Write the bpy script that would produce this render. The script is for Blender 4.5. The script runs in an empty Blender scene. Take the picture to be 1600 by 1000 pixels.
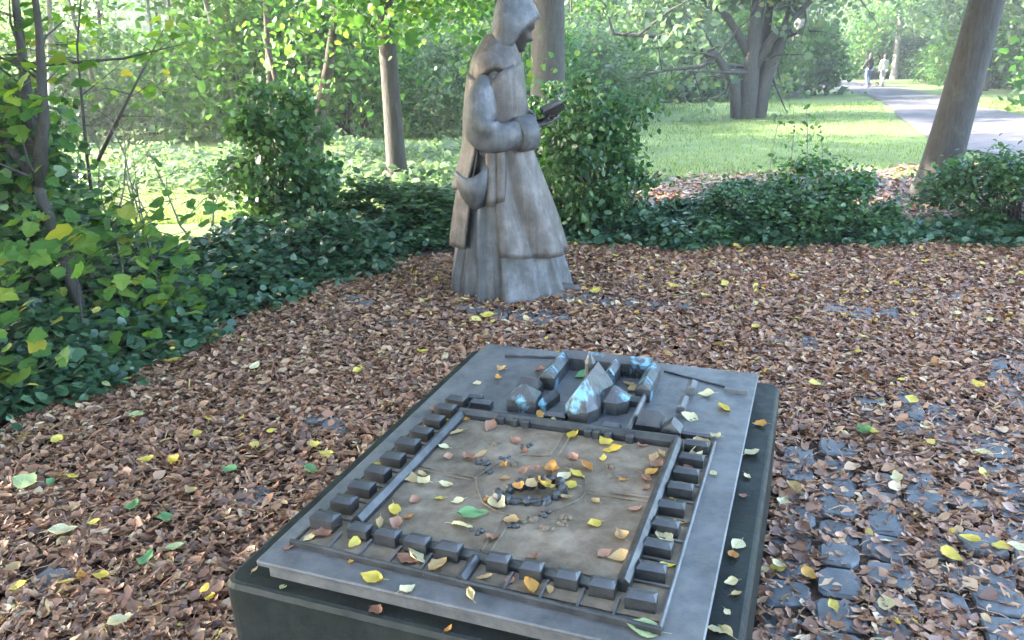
import bpy, math, random
import numpy as np
from mathutils import Matrix, Vector

SC = bpy.context.scene
COL = SC.collection
RNG = np.random.default_rng(7)
random.seed(7)

# ------------------------------------------------------------------ camera
EYE = 1.65
PITCH, ROLL = 0.34126, 0.02489
cam_d = bpy.data.cameras.new('camera')
cam_d.sensor_width = 36.0
cam_d.lens = 36.0 * 1281.85 / 1600.0
cam_d.clip_start, cam_d.clip_end = 0.05, 2000.0
cam = bpy.data.objects.new('camera', cam_d)
COL.objects.link(cam)
cp, sp, cr, sr = math.cos(PITCH), math.sin(PITCH), math.cos(ROLL), math.sin(ROLL)
_right, _up, _fwd = Vector((1, 0, 0)), Vector((0, sp, cp)), Vector((0, cp, -sp))
_r = _right * cr - _up * sr
_u = _right * sr + _up * cr
_b = -_fwd
cam.matrix_world = Matrix(((_r.x, _u.x, _b.x, 0), (_r.y, _u.y, _b.y, 0), (_r.z, _u.z, _b.z, EYE), (0, 0, 0, 1)))
SC.camera = cam

# ------------------------------------------------------------------ light
SUN_DIR = Vector((-0.90, 0.16, 0.50)).normalized()
elev = math.asin(SUN_DIR.z)
azim = math.atan2(SUN_DIR.x, SUN_DIR.y)
world = bpy.data.worlds.new('World')
SC.world = world
world.use_nodes = True
wn = world.node_tree
sky = wn.nodes.new('ShaderNodeTexSky')
sky.sky_type = 'NISHITA'
sky.sun_disc = False
sky.sun_elevation = elev
sky.sun_rotation = azim
sky.dust_density = 2.0
wn.links.new(sky.outputs[0], wn.nodes['Background'].inputs[0])
wn.nodes['Background'].inputs[1].default_value = 0.15
sun_d = bpy.data.lights.new('sun', 'SUN')
sun_d.energy = 2.4
sun_d.angle = math.radians(0.6)
sun_d.color = (1.0, 0.93, 0.80)
sun = bpy.data.objects.new('sun', sun_d)
COL.objects.link(sun)
sun.rotation_euler = (-SUN_DIR).to_track_quat('-Z', 'Y').to_euler()
SC.view_settings.view_transform = 'Standard'
SC.view_settings.look = 'None'
SC.view_settings.gamma = 1.0
SC.view_settings.use_curve_mapping = False
SC.view_settings.exposure = 4.3
SC.cycles.max_bounces = 6
SC.cycles.diffuse_bounces = 4
SC.cycles.transmission_bounces = 4
SC.cycles.transparent_max_bounces = 4
SC.cycles.use_denoising = True


# ------------------------------------------------------------------ materials
def new_mat(name):
    m = bpy.data.materials.new(name)
    m.use_nodes = True
    nt = m.node_tree
    for n in list(nt.nodes):
        nt.nodes.remove(n)
    out = nt.nodes.new('ShaderNodeOutputMaterial')
    return m, nt, out


def ramp(nt, fac, stops, interp='LINEAR'):
    r = nt.nodes.new('ShaderNodeValToRGB')
    r.color_ramp.interpolation = interp
    el = r.color_ramp.elements
    while len(el) < len(stops):
        el.new(0.5)
    for e, (p, c) in zip(el, stops):
        e.position = p
        e.color = (c[0], c[1], c[2], 1)
    if fac is not None:
        nt.links.new(fac, r.inputs[0])
    return r.outputs[0]


def noise(nt, scale, detail=5, rough=0.6, coord='Object', dist=0.0):
    tc = nt.nodes.new('ShaderNodeTexCoord')
    n = nt.nodes.new('ShaderNodeTexNoise')
    n.inputs['Scale'].default_value = scale
    n.inputs['Detail'].default_value = detail
    n.inputs['Roughness'].default_value = rough
    n.inputs['Distortion'].default_value = dist
    nt.links.new(tc.outputs[coord], n.inputs['Vector'])
    return n.outputs['Fac']


def mixc(nt, fac, a, b, mode='MIX'):
    m = nt.nodes.new('ShaderNodeMix')
    m.data_type = 'RGBA'
    m.blend_type = mode
    for i, v in ((0, fac), (6, a), (7, b)):
        if isinstance(v, (int, float)):
            m.inputs[i].default_value = v
        elif isinstance(v, tuple):
            m.inputs[i].default_value = (v[0], v[1], v[2], 1)
        else:
            nt.links.new(v, m.inputs[i])
    return m.outputs[2]


def surf(name, stops, scale=8, rough=0.6, metal=0.0, bump=0.2, bscale=60, spec=0.5, coord='Object', extra=None, bdist=0.004, detail=6):
    m, nt, out = new_mat(name)
    b = nt.nodes.new('ShaderNodeBsdfPrincipled')
    col = ramp(nt, noise(nt, scale, detail, 0.65, coord), stops)
    if extra:
        col = extra(nt, col)
    nt.links.new(col, b.inputs['Base Color'])
    rr = ramp(nt, noise(nt, scale * 3.1, 4, 0.6, coord), [(0.3, (rough - 0.1,) * 3), (0.7, (min(1, rough + 0.12),) * 3)])
    nt.links.new(rr, b.inputs['Roughness'])
    b.inputs['Metallic'].default_value = metal
    b.inputs['Specular IOR Level'].default_value = spec
    if extra is paint_extra:
        pf = nt.nodes.new('ShaderNodeMath')
        pf.operation = 'MULTIPLY'
        pf.inputs[1].default_value = metal
        nt.links.new(ramp(nt, paint_mask(nt), [(0, (1, 1, 1)), (1, (0, 0, 0))]), pf.inputs[0])
        nt.links.new(pf.outputs[0], b.inputs['Metallic'])
    if bump:
        bp = nt.nodes.new('ShaderNodeBump')
        bp.inputs['Strength'].default_value = bump
        bp.inputs['Distance'].default_value = bdist
        nt.links.new(noise(nt, bscale, 8, 0.7, coord), bp.inputs['Height'])
        nt.links.new(bp.outputs[0], b.inputs['Normal'])
    nt.links.new(b.outputs[0], out.inputs[0])
    return m


def leaf_mat(name, stops, trans=0.45, tgain=(1.5, 1.6, 0.7), rough=0.5, spec=0.3, objrand=False, veins=0.0):
    m, nt, out = new_mat(name)
    if objrand:
        oi = nt.nodes.new('ShaderNodeObjectInfo')
        rnd = oi.outputs['Random']
    else:
        g = nt.nodes.new('ShaderNodeNewGeometry')
        rnd = g.outputs['Random Per Island']
    col = ramp(nt, rnd, stops)
    if veins:
        n = noise(nt, veins, 4, 0.7)
        col = mixc(nt, ramp(nt, n, [(0.35, (0.0,) * 3), (0.75, (0.55,) * 3)]), col, (0.20, 0.10, 0.04))
    b = nt.nodes.new('ShaderNodeBsdfPrincipled')
    b.inputs['Roughness'].default_value = rough
    b.inputs['Specular IOR Level'].default_value = spec
    nt.links.new(col, b.inputs['Base Color'])
    if trans > 0:
        t = nt.nodes.new('ShaderNodeBsdfTranslucent')
        nt.links.new(mixc(nt, 1.0, col, tgain, 'MULTIPLY'), t.inputs[0])
        mx = nt.nodes.new('ShaderNodeMixShader')
        mx.inputs[0].default_value = trans
        nt.links.new(b.outputs[0], mx.inputs[1])
        nt.links.new(t.outputs[0], mx.inputs[2])
        nt.links.new(mx.outputs[0], out.inputs[0])
    else:
        nt.links.new(b.outputs[0], out.inputs[0])
    return m


def paint_extra(nt, col):
    """splashes of pale blue paint thrown over the model"""
    return mixc(nt, paint_mask(nt), col, (0.13, 0.31, 0.43))


def paint_mask(nt):
    return ramp(nt, noise(nt, 10, 7, 0.66, dist=0.25), [(0.55, (0, 0, 0)), (0.625, (0.85, 0.85, 0.85))])


def moss_extra(nt, col):
    f = ramp(nt, noise(nt, 5, 6, 0.7), [(0.50, (0, 0, 0)), (0.72, (0.8, 0.8, 0.8))])
    return mixc(nt, f, col, (0.010, 0.018, 0.010))


def dust_extra(nt, col):
    f = ramp(nt, noise(nt, 26, 8, 0.75), [(0.46, (0, 0, 0)), (0.70, (0.6, 0.6, 0.6))])
    return mixc(nt, f, col, (0.16, 0.145, 0.13))


M = {}
def streak_extra(nt, col):
    tc = nt.nodes.new('ShaderNodeTexCoord')
    mp = nt.nodes.new('ShaderNodeMapping')
    mp.inputs['Scale'].default_value = (1, 1, 0.07)
    nt.links.new(tc.outputs['Object'], mp.inputs[0])
    n1 = nt.nodes.new('ShaderNodeTexNoise')
    n1.inputs['Scale'].default_value = 30
    n1.inputs['Detail'].default_value = 8
    n1.inputs['Roughness'].default_value = 0.7
    nt.links.new(mp.outputs[0], n1.inputs['Vector'])
    f = ramp(nt, n1.outputs['Fac'], [(0.50, (0, 0, 0)), (0.75, (0.35, 0.35, 0.35))])
    c = mixc(nt, f, col, (0.20, 0.20, 0.21))
    g = ramp(nt, n1.outputs['Fac'], [(0.30, (0.6, 0.6, 0.6)), (0.45, (0, 0, 0))])
    return mixc(nt, g, c, (0.035, 0.028, 0.025))


M['bronze'] = surf('weathered_bronze', [(0.3, (0.044, 0.034, 0.029)), (0.5, (0.072, 0.059, 0.053)), (0.72, (0.13, 0.112, 0.105))], 9, 0.55, 0.25, 0.6, 70, 0.5, bdist=0.005, extra=streak_extra, detail=9)
M['bronze_grey'] = surf('grey_weathered_bronze', [(0.3, (0.040, 0.040, 0.042)), (0.5, (0.070, 0.070, 0.075)), (0.72, (0.135, 0.134, 0.142))], 9, 0.54, 0.25, 0.6, 70, 0.5, bdist=0.005, extra=streak_extra, detail=9)
M['bronze_face'] = surf('dark_bronze', [(0.3, (0.028, 0.024, 0.022)), (0.7, (0.06, 0.052, 0.047))], 14, 0.45, 0.35, 0.3, 60)  # darkened to deepen the shade inside the hood; hands and book share it
M['plate'] = surf('plate_bronze', [(0.3, (0.055, 0.056, 0.061)), (0.5, (0.098, 0.099, 0.105)), (0.75, (0.165, 0.164, 0.168))], 9, 0.50, 0.40, 0.35, 120, 0.6, extra=dust_extra, bdist=0.002)
M['model'] = surf('model_bronze', [(0.3, (0.020, 0.021, 0.023)), (0.7, (0.062, 0.063, 0.067))], 16, 0.40, 0.55, 0.4, 90, 0.6, bdist=0.002)
M['painted'] = surf('paint_splashed_bronze', [(0.3, (0.028, 0.029, 0.031)), (0.7, (0.085, 0.086, 0.09))], 16, 0.45, 0.5, 0.4, 90, 0.6, extra=paint_extra, bdist=0.002)
M['yard'] = surf('dusty_courtyard', [(0.3, (0.070, 0.051, 0.035)), (0.5, (0.145, 0.110, 0.078)), (0.72, (0.235, 0.19, 0.145))], 11, 0.85, 0.0, 0.6, 260, 0.2, bdist=0.003, detail=9)
M['plinth'] = surf('plinth_stone', [(0.3, (0.004, 0.006, 0.006)), (0.55, (0.009, 0.012, 0.012)), (0.75, (0.020, 0.025, 0.025))], 7, 0.52, 0.0, 0.4, 90, 0.20, extra=moss_extra)
M['sett'] = surf('basalt_sett', [(0.3, (0.045, 0.047, 0.053)), (0.55, (0.085, 0.088, 0.098)), (0.75, (0.14, 0.145, 0.155))], 13, 0.55, 0.0, 0.5, 140, 0.5, coord='Object')
M['soil'] = surf('leaf_mould', [(0.3, (0.03, 0.018, 0.013)), (0.5, (0.065, 0.04, 0.03)), (0.7, (0.11, 0.07, 0.052))], 22, 0.9, 0.0, 0.9, 70, 0.2, bdist=0.02)
M['path'] = surf('path_asphalt', [(0.3, (0.062, 0.057, 0.061)), (0.7, (0.105, 0.097, 0.103))], 1.2, 0.85, 0.0, 0.4, 60, 0.3)
def bark_mat(name, stops):
    m, nt, out = new_mat(name)
    b = nt.nodes.new('ShaderNodeBsdfPrincipled')
    tc = nt.nodes.new('ShaderNodeTexCoord')
    mp = nt.nodes.new('ShaderNodeMapping')
    mp.inputs['Scale'].default_value = (1, 1, 0.16)
    nt.links.new(tc.outputs['Object'], mp.inputs[0])
    n1 = nt.nodes.new('ShaderNodeTexNoise')
    n1.inputs['Scale'].default_value = 34
    n1.inputs['Detail'].default_value = 9
    n1.inputs['Roughness'].default_value = 0.75
    n1.inputs['Distortion'].default_value = 0.4
    nt.links.new(mp.outputs[0], n1.inputs['Vector'])
    col = ramp(nt, n1.outputs['Fac'], stops)
    lich = ramp(nt, noise(nt, 5, 8, 0.75), [(0.55, (0, 0, 0)), (0.7, (0.5, 0.5, 0.5))])
    nt.links.new(mixc(nt, lich, col, (0.10, 0.115, 0.075)), b.inputs['Base Color'])
    b.inputs['Roughness'].default_value = 0.9
    bp = nt.nodes.new('ShaderNodeBump')
    bp.inputs['Strength'].default_value = 0.7
    bp.inputs['Distance'].default_value = 0.018
    nt.links.new(n1.outputs['Fac'], bp.inputs['Height'])
    nt.links.new(bp.outputs[0], b.inputs['Normal'])
    nt.links.new(b.outputs[0], out.inputs[0])
    return m


M['bark'] = bark_mat('grey_bark', [(0.3, (0.024, 0.021, 0.019)), (0.48, (0.045, 0.040, 0.036)), (0.7, (0.07, 0.064, 0.059))])
M['bark_dark'] = surf('dark_bark', [(0.3, (0.035, 0.028, 0.024)), (0.7, (0.10, 0.08, 0.066))], 9, 0.9, 0.0, 0.8, 26, 0.2, bdist=0.02)
M['bark_pale'] = surf('pale_bark', [(0.3, (0.13, 0.115, 0.10)), (0.7, (0.27, 0.245, 0.22))], 6, 0.85, 0.0, 0.6, 26, 0.2, bdist=0.02)
M['twig'] = surf('twig_bark', [(0.3, (0.10, 0.08, 0.065)), (0.7, (0.20, 0.17, 0.14))], 9, 0.85, 0.0, 0.0)


def ground_mat():
    m, nt, out = new_mat('meadow_ground')
    b = nt.nodes.new('ShaderNodeBsdfPrincipled')
    g = ramp(nt, noise(nt, 0.9, 8, 0.7), [(0.3, (0.06, 0.095, 0.026)), (0.5, (0.095, 0.145, 0.038)), (0.75, (0.15, 0.18, 0.055))])
    s = ramp(nt, noise(nt, 9, 8, 0.75), [(0.3, (0.05, 0.032, 0.022)), (0.6, (0.13, 0.085, 0.055)), (0.8, (0.22, 0.15, 0.09))])
    a = nt.nodes.new('ShaderNodeAttribute')
    a.attribute_name = 'soil'
    ad = nt.nodes.new('ShaderNodeMath')
    ad.operation = 'ADD'
    nt.links.new(a.outputs['Fac'], ad.inputs[0])
    nt.links.new(noise(nt, 2.3, 8, 0.75), ad.inputs[1])
    f = ramp(nt, ad.outputs[0], [(0.80, (0, 0, 0)), (1.0, (1, 1, 1))])
    nt.links.new(mixc(nt, f, g, s), b.inputs['Base Color'])
    b.inputs['Roughness'].default_value = 0.9
    bp = nt.nodes.new('ShaderNodeBump')
    bp.inputs['Strength'].default_value = 0.8
    bp.inputs['Distance'].default_value = 0.05
    nt.links.new(noise(nt, 12, 8, 0.8), bp.inputs['Height'])
    nt.links.new(bp.outputs[0], b.inputs['Normal'])
    nt.links.new(b.outputs[0], out.inputs[0])
    return m


M['ground'] = ground_mat()
M['litter'] = leaf_mat('brown_litter', [(0.0, (0.10, 0.050, 0.034)), (0.2, (0.19, 0.093, 0.062)), (0.5, (0.285, 0.135, 0.075)), (0.78, (0.375, 0.20, 0.11)), (0.93, (0.43, 0.27, 0.16)), (1.0, (0.52, 0.38, 0.24))], 0.08, (1.2, 0.9, 0.6), 0.45, 0.55)
M['litter_bright'] = leaf_mat('bright_litter', [(0.0, (0.42, 0.29, 0.13)), (0.3, (0.50, 0.36, 0.06)), (0.55, (0.58, 0.47, 0.10)), (0.75, (0.55, 0.47, 0.26)), (0.9, (0.36, 0.17, 0.06)), (1.0, (0.17, 0.27, 0.12))], 0.2, (1.1, 1.0, 0.6))
M['leaf_y'] = leaf_mat('yellow_leaf', [(0.0, (0.55, 0.40, 0.05)), (1.0, (0.66, 0.55, 0.12))], 0.2, (1.1, 1, .5), objrand=True, veins=26)
M['leaf_p'] = leaf_mat('cream_leaf', [(0.0, (0.60, 0.52, 0.30)), (1.0, (0.70, 0.64, 0.40))], 0.2, (1, 1, .8), objrand=True, veins=18)
M['leaf_r'] = M['leaf_p']
M['leaf_l'] = leaf_mat('lime_leaf', [(0.0, (0.36, 0.46, 0.22)), (1.0, (0.46, 0.55, 0.30))], 0.2, (1, 1.1, .7), objrand=True, veins=14)
M['leaf_g'] = leaf_mat('green_leaf', [(0.0, (0.09, 0.20, 0.08)), (1.0, (0.17, 0.30, 0.13))], 0.2, (1.1, 1.3, .7), objrand=True)
M['leaf_o'] = leaf_mat('orange_leaf', [(0.0, (0.42, 0.18, 0.05)), (1.0, (0.58, 0.32, 0.07))], 0.2, (1.2, 1, .5), objrand=True, veins=26)
M['leaf_b'] = leaf_mat('russet_leaf', [(0.0, (0.20, 0.095, 0.06)), (1.0, (0.34, 0.18, 0.12))], 0.1, (1.2, 1, .6), objrand=True)
M['leaf_t'] = leaf_mat('tan_leaf', [(0.0, (0.38, 0.26, 0.13)), (1.0, (0.52, 0.38, 0.18))], 0.2, (1.1, 1, .6), objrand=True, veins=26)
# living foliage
M['fol_dark'] = leaf_mat('dark_evergreen', [(0.0, (0.02, 0.055, 0.022)), (0.5, (0.045, 0.105, 0.04)), (0.85, (0.075, 0.15, 0.055)), (1.0, (0.13, 0.20, 0.075))], 0.35, (1.4, 1.6, 0.7), 0.4, 0.5)
M['fol_ivy'] = leaf_mat('ivy_green', [(0.0, (0.018, 0.05, 0.027)), (0.6, (0.042, 0.098, 0.05)), (1.0, (0.09, 0.16, 0.085))], 0.25, (1.4, 1.6, 0.7), 0.35, 0.6)
M['fol_mid'] = leaf_mat('mid_green', [(0.0, (0.035, 0.085, 0.03)), (0.5, (0.06, 0.125, 0.04)), (0.93, (0.09, 0.165, 0.055)), (1.0, (0.17, 0.20, 0.05))], 0.5, (1.4, 1.7, 0.7))
M['fol_pale'] = leaf_mat('pale_green', [(0.0, (0.07, 0.115, 0.07)), (0.5, (0.11, 0.165, 0.10)), (0.93, (0.15, 0.205, 0.125)), (1.0, (0.22, 0.22, 0.10))], 0.5, (1.35, 1.5, 0.85))  # paleness of the hazy, sunlit distance put into the leaf colour
M['fol_lime'] = leaf_mat('lime_green', [(0.0, (0.045, 0.11, 0.035)), (0.6, (0.075, 0.155, 0.045)), (0.93, (0.12, 0.20, 0.05)), (1.0, (0.22, 0.22, 0.05))], 0.5, (1.4, 1.6, 0.7))
M['fol_maple'] = leaf_mat('maple_green', [(0.0, (0.05, 0.12, 0.03)), (0.5, (0.085, 0.17, 0.035)), (0.85, (0.15, 0.22, 0.04)), (1.0, (0.28, 0.24, 0.04))], 0.5, (1.6, 1.8, 0.5), objrand=True)
M['grass'] = leaf_mat('grass_blades', [(0.0, (0.06, 0.10, 0.025)), (0.6, (0.11, 0.165, 0.04)), (1.0, (0.19, 0.22, 0.06))], 0.45, (1.5, 1.6, 0.6))
for nm, c in (('black_cloth', (0.012, 0.012, 0.014)), ('denim', (0.10, 0.15, 0.26)), ('cream_cloth', (0.62, 0.60, 0.57)), ('skin', (0.45, 0.27, 0.20)), ('hair', (0.03, 0.022, 0.018)), ('rubber', (0.02, 0.02, 0.02)), ('steel', (0.3, 0.3, 0.31))):
    M[nm] = surf(nm, [(0.3, tuple(v * 0.85 for v in c)), (0.7, c)], 20, 0.75, 0, 0)


# ------------------------------------------------------------------ mesh helpers
class MB:
    def __init__(s):
        s.v, s.f = [], []

    def add(s, vs, fs):
        o = len(s.v)
        s.v.extend([tuple(float(c) for c in v) for v in vs])
        s.f.extend([tuple(i + o for i in f) for f in fs])
        return s

    def box(s, x0, x1, y0, y1, z0, z1, bev=0.0, taper=0.0):
        if bev <= 0:
            t = taper
            vs = [(x0, y0, z0), (x1, y0, z0), (x1, y1, z0), (x0, y1, z0), (x0 + t, y0 + t, z1), (x1 - t, y0 + t, z1), (x1 - t, y1 - t, z1), (x0 + t, y1 - t, z1)]
            return s.add(vs, [(3, 2, 1, 0), (4, 5, 6, 7), (0, 1, 5, 4), (1, 2, 6, 5), (2, 3, 7, 6), (3, 0, 4, 7)])
        def ring(x0, x1, y0, y1, z, c):
            return [(x0 + c, y0, z), (x1 - c, y0, z), (x1, y0 + c, z), (x1, y1 - c, z), (x1 - c, y1, z), (x0 + c, y1, z), (x0, y1 - c, z), (x0, y0 + c, z)]
        b = bev
        return s.loft([ring(x0, x1, y0, y1, z0, b), ring(x0, x1, y0, y1, z1 - b, b), ring(x0 + b, x1 - b, y0 + b, y1 - b, z1, b * 0.6)])

    def loft(s, rings, closed=True, caps=True):
        n = len(rings[0])
        vs = [p for r in rings for p in r]
        fs = []
        for k in range(len(rings) - 1):
            for i in range(n if closed else n - 1):
                j = (i + 1) % n
                fs.append((k * n + i, k * n + j, (k + 1) * n + j, (k + 1) * n + i))
        if caps and closed:
            fs.append(tuple(range(n - 1, -1, -1)))
            fs.append(tuple(range((len(rings) - 1) * n, len(rings) * n)))
        return s.add(vs, fs)

    def tube(s, pts, rad, n=8, caps=True):
        pts = [Vector(p) for p in pts]
        if not hasattr(rad, '__len__'):
            rad = [rad] * len(pts)
        rings = []
        ref = Vector((0.13, 0.21, 1)) if abs((pts[-1] - pts[0]).normalized().z) < 0.8 else Vector((1, 0.1, 0.05))
        for i, p in enumerate(pts):
            t = (pts[min(i + 1, len(pts) - 1)] - pts[max(i - 1, 0)]).normalized()
            a = t.cross(ref).normalized()
            b = t.cross(a)
            rings.append([p + (a * math.cos(2 * math.pi * k / n) + b * math.sin(2 * math.pi * k / n)) * rad[i] for k in range(n)])
        return s.loft(rings, True, caps)

    def gable(s, cx, cy, lx, ly, z0, h, rh, along='x', hip=0.0):
        """small house block: walls of height h and a roof of height rh"""
        x0, x1, y0, y1 = cx - lx / 2, cx + lx / 2, cy - ly / 2, cy + ly / 2
        z1, z2 = z0 + h, z0 + h + rh
        vs = [(x0, y0, z0), (x1, y0, z0), (x1, y1, z0), (x0, y1, z0), (x0, y0, z1), (x1, y0, z1), (x1, y1, z1), (x0, y1, z1)]
        if along == 'x':
            vs += [(x0 + hip, cy, z2), (x1 - hip, cy, z2)]
            fs = [(0, 1, 5, 4), (2, 3, 7, 6), (1, 2, 6, 5), (3, 0, 4, 7), (4, 5, 9, 8), (6, 7, 8, 9), (5, 6, 9), (7, 4, 8), (3, 2, 1, 0)]
        else:
            vs += [(cx, y0 + hip, z2), (cx, y1 - hip, z2)]
            fs = [(0, 1, 5, 4), (2, 3, 7, 6), (1, 2, 6, 5), (3, 0, 4, 7), (5, 6, 9, 8), (7, 4, 8, 9), (4, 5, 8), (6, 7, 9), (3, 2, 1, 0)]
        return s.add(vs, fs)

    def build(s, name, mat, parent=None, smooth=False, kind=None):
        me = bpy.data.meshes.new(name)
        me.from_pydata(s.v, [], s.f)
        me.materials.append(mat)
        if smooth:
            me.polygons.foreach_set('use_smooth', [True] * len(me.polygons))
        me.update()
        return link(name, me, parent, kind)


def link(name, me, parent=None, kind=None):
    o = bpy.data.objects.new(name, me)
    COL.objects.link(o)
    if parent is not None:
        o.parent = parent
    if kind:
        o['kind'] = kind
    return o


def tag(o, label, cat, group=None):
    o['label'] = label
    o['category'] = cat
    if group:
        o['group'] = group
    return o


def thing(name, label, cat, loc=(0, 0, 0), rz=0.0, group=None, scale=1.0):
    o = bpy.data.objects.new(name, None)
    COL.objects.link(o)
    o.empty_display_size = 0.1
    o.location = loc
    o.rotation_euler = (0, 0, rz)
    o.scale = (scale,) * 3 if not hasattr(scale, '__len__') else scale
    return tag(o, label, cat, group)


def dup(root, label, loc, rz, scale=1.0, group=None):
    r = root.copy()
    COL.objects.link(r)
    r.location, r.rotation_euler = loc, (0, 0, rz)
    r.scale = (scale,) * 3 if not hasattr(scale, '__len__') else scale
    r['label'] = label
    if group:
        r['group'] = group
    elif 'group' in r:
        del r['group']
    for ch in list(root.children):
        c = ch.copy()
        COL.objects.link(c)
        c.parent = r
        for g in ch.children:
            d = g.copy()
            COL.objects.link(d)
            d.parent = c
    return r


def raw_mesh(name, verts, quads, mat, smooth=False):
    me = bpy.data.meshes.new(name)
    n, q = len(verts), len(quads)
    k = quads.shape[1]
    me.vertices.add(n)
    me.vertices.foreach_set('co', np.ascontiguousarray(verts, dtype=np.float32).ravel())
    me.loops.add(q * k)
    me.loops.foreach_set('vertex_index', np.ascontiguousarray(quads, dtype=np.int32).ravel())
    me.polygons.add(q)
    me.polygons.foreach_set('loop_start', np.arange(0, q * k, k, dtype=np.int32))
    me.polygons.foreach_set('loop_total', np.full(q, k, dtype=np.int32))
    if smooth:
        me.polygons.foreach_set('use_smooth', np.ones(q, dtype=bool))
    me.materials.append(mat)
    me.update(calc_edges=True)
    return me


def norm(a):
    return a / np.maximum(1e-9, np.linalg.norm(a, axis=-1, keepdims=True))


def frames(normal, direction=None, rng=RNG):
    """rotation matrices whose z column is the leaf normal and y column the leaf axis"""
    z = norm(normal)
    d = rng.normal(size=z.shape) if direction is None else direction
    y = norm(d - (d * z).sum(1, keepdims=True) * z)
    x = np.cross(y, z)
    return np.stack([x, y, z], axis=2)


# leaf templates: base at the origin, axis +y, length 1; faces are quads
T_FOLD = (np.array([(0, 0, 0), (0.30, 0.30, 0.07), (0.24, 0.72, 0.05), (0, 1, -0.06), (-0.24, 0.72, 0.05), (-0.30, 0.30, 0.07)]), np.array([(0, 1, 2, 3), (0, 3, 4, 5)]))
T_ROUND = (np.array([(0, 0, 0), (0.44, 0.22, 0.06), (0.38, 0.70, 0.04), (0, 1, -0.08), (-0.38, 0.70, 0.04), (-0.44, 0.22, 0.06)]), np.array([(0, 1, 2, 3), (0, 3, 4, 5)]))
T_CARD = (np.array([(0, 0, 0), (0.36, 0.5, 0.06), (0, 1, 0), (-0.36, 0.5, 0.06)]), np.array([(0, 1, 2, 3)]))
T_BLADE = (np.array([(-0.035, 0, 0), (0.035, 0, 0), (0.012, 1, 0.25), (-0.012, 1, 0.25)]), np.array([(0, 1, 2, 3)]))


def curl_template(width, curl, roll, rng, rows=4):
    """a dry leaf, three columns wide, bent lengthwise by CURL and rolled sideways by ROLL"""
    prof = [0.10, 0.85, 1.0, 0.62, 0.04] if rows == 5 else [0.10, 1.0, 0.82, 0.05]
    vs = []
    for i, w in enumerate(prof):
        t = i / (len(prof) - 1)
        a = curl * (t - 0.5)
        y = math.sin(a) / max(curl, 1e-3) if curl > 1e-3 else t - 0.5
        z = (1 - math.cos(a)) / max(curl, 1e-3) if curl > 1e-3 else 0
        for sgn in (-1, 0, 1):
            ww = w * width * 0.5
            ra = roll * sgn
            x = math.sin(ra) / max(roll, 1e-3) * ww if roll > 1e-3 else sgn * ww
            dz = (1 - math.cos(ra)) / max(roll, 1e-3) * ww
            vs.append((x + rng.normal(0, 0.04), y + rng.normal(0, 0.03), (z + dz) * 0.7 + rng.normal(0, 0.03)))
    fs = []
    for i in range(len(prof) - 1):
        for c in (0, 1):
            a = i * 3 + c
            fs.append((a, a + 1, a + 4, a + 3))
    return np.array(vs), np.array(fs)


def scatter(tpl, pos, R, size):
    tv, tf = tpl
    n, k = len(pos), len(tv)
    v = np.einsum('nij,kj->nki', R, tv) * size[:, None, None] + pos[:, None, :]
    f = tf[None] + (np.arange(n) * k)[:, None, None]
    return v.reshape(-1, 3), f.reshape(-1, tf.shape[1])


def join(parts):
    vs, fs, o = [], [], 0
    for v, f in parts:
        vs.append(v)
        fs.append(f + o)
        o += len(v)
    return np.concatenate(vs), np.concatenate(fs)


def smooth01(t):
    t = np.clip(t, 0, 1)
    return t * t * (3 - 2 * t)


def terr(x, y):
    """height of the land: level round the monument, falling gently to the meadow"""
    x, y = np.asarray(x, float), np.asarray(y, float)
    z = -0.05 * np.clip(y - 7.5, 0, 39)
    z = z + smooth01((y - 8) / 6) * (0.05 * np.sin(x * 0.9 + 1) * np.sin(y * 0.7) + 0.08 * np.sin(x * 0.23) * np.sin(y * 0.19 + 2))
    return z


def tz(x, y):
    return float(terr(x, y))


def lumpy(x, y, s=1.0, seed=0):
    """cheap smooth pseudo-noise in 0..1"""
    a = np.sin(x * 2.1 * s + seed) * np.sin(y * 2.7 * s + 1.3 * seed) + 0.6 * np.sin(x * 4.7 * s + y * 3.1 * s + 2 * seed) + 0.45 * np.sin(x * 9.1 * s - y * 7.7 * s + seed) + 0.3 * np.sin(x * 17 * s + y * 19 * s)
    return np.clip(0.5 + a / 3.2, 0, 1)


# ------------------------------------------------------------------ the land
def build_ground():
    xs = np.unique(np.concatenate([np.linspace(-150, -20, 27), np.linspace(-20, 26, 116), np.linspace(26, 170, 30)]))
    ys = np.unique(np.concatenate([np.linspace(-60, -2, 15), np.linspace(-2, 30, 90), np.linspace(30, 70, 41), np.linspace(70, 260, 30)]))
    X, Y = np.meshgrid(xs, ys)
    Z = terr(X, Y) - 0.03 * (1 - smooth01((Y - 6.0) / 1.5))
    v = np.stack([X, Y, Z], -1).reshape(-1, 3)
    nx, ny = len(xs), len(ys)
    i = np.arange(nx - 1)[None] + np.arange(ny - 1)[:, None] * nx
    q = np.stack([i, i + 1, i + 1 + nx, i + nx], -1).reshape(-1, 4)
    me = raw_mesh('ground', v, q, M['ground'], True)
    x, y = v[:, 0], v[:, 1]
    s = 0.75 * (1 - smooth01((y - 8.2) / 2.6)) * smooth01((x + 1.5) / 1.2)
    s = np.maximum(s, 0.35 * (1 - smooth01((y - 5) / 2)))
    at = me.attributes.new('soil', 'FLOAT', 'POINT')
    at.data.foreach_set('value', s.astype(np.float32))
    o = link('ground', me, None, 'structure')
    return o


build_ground()

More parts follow.
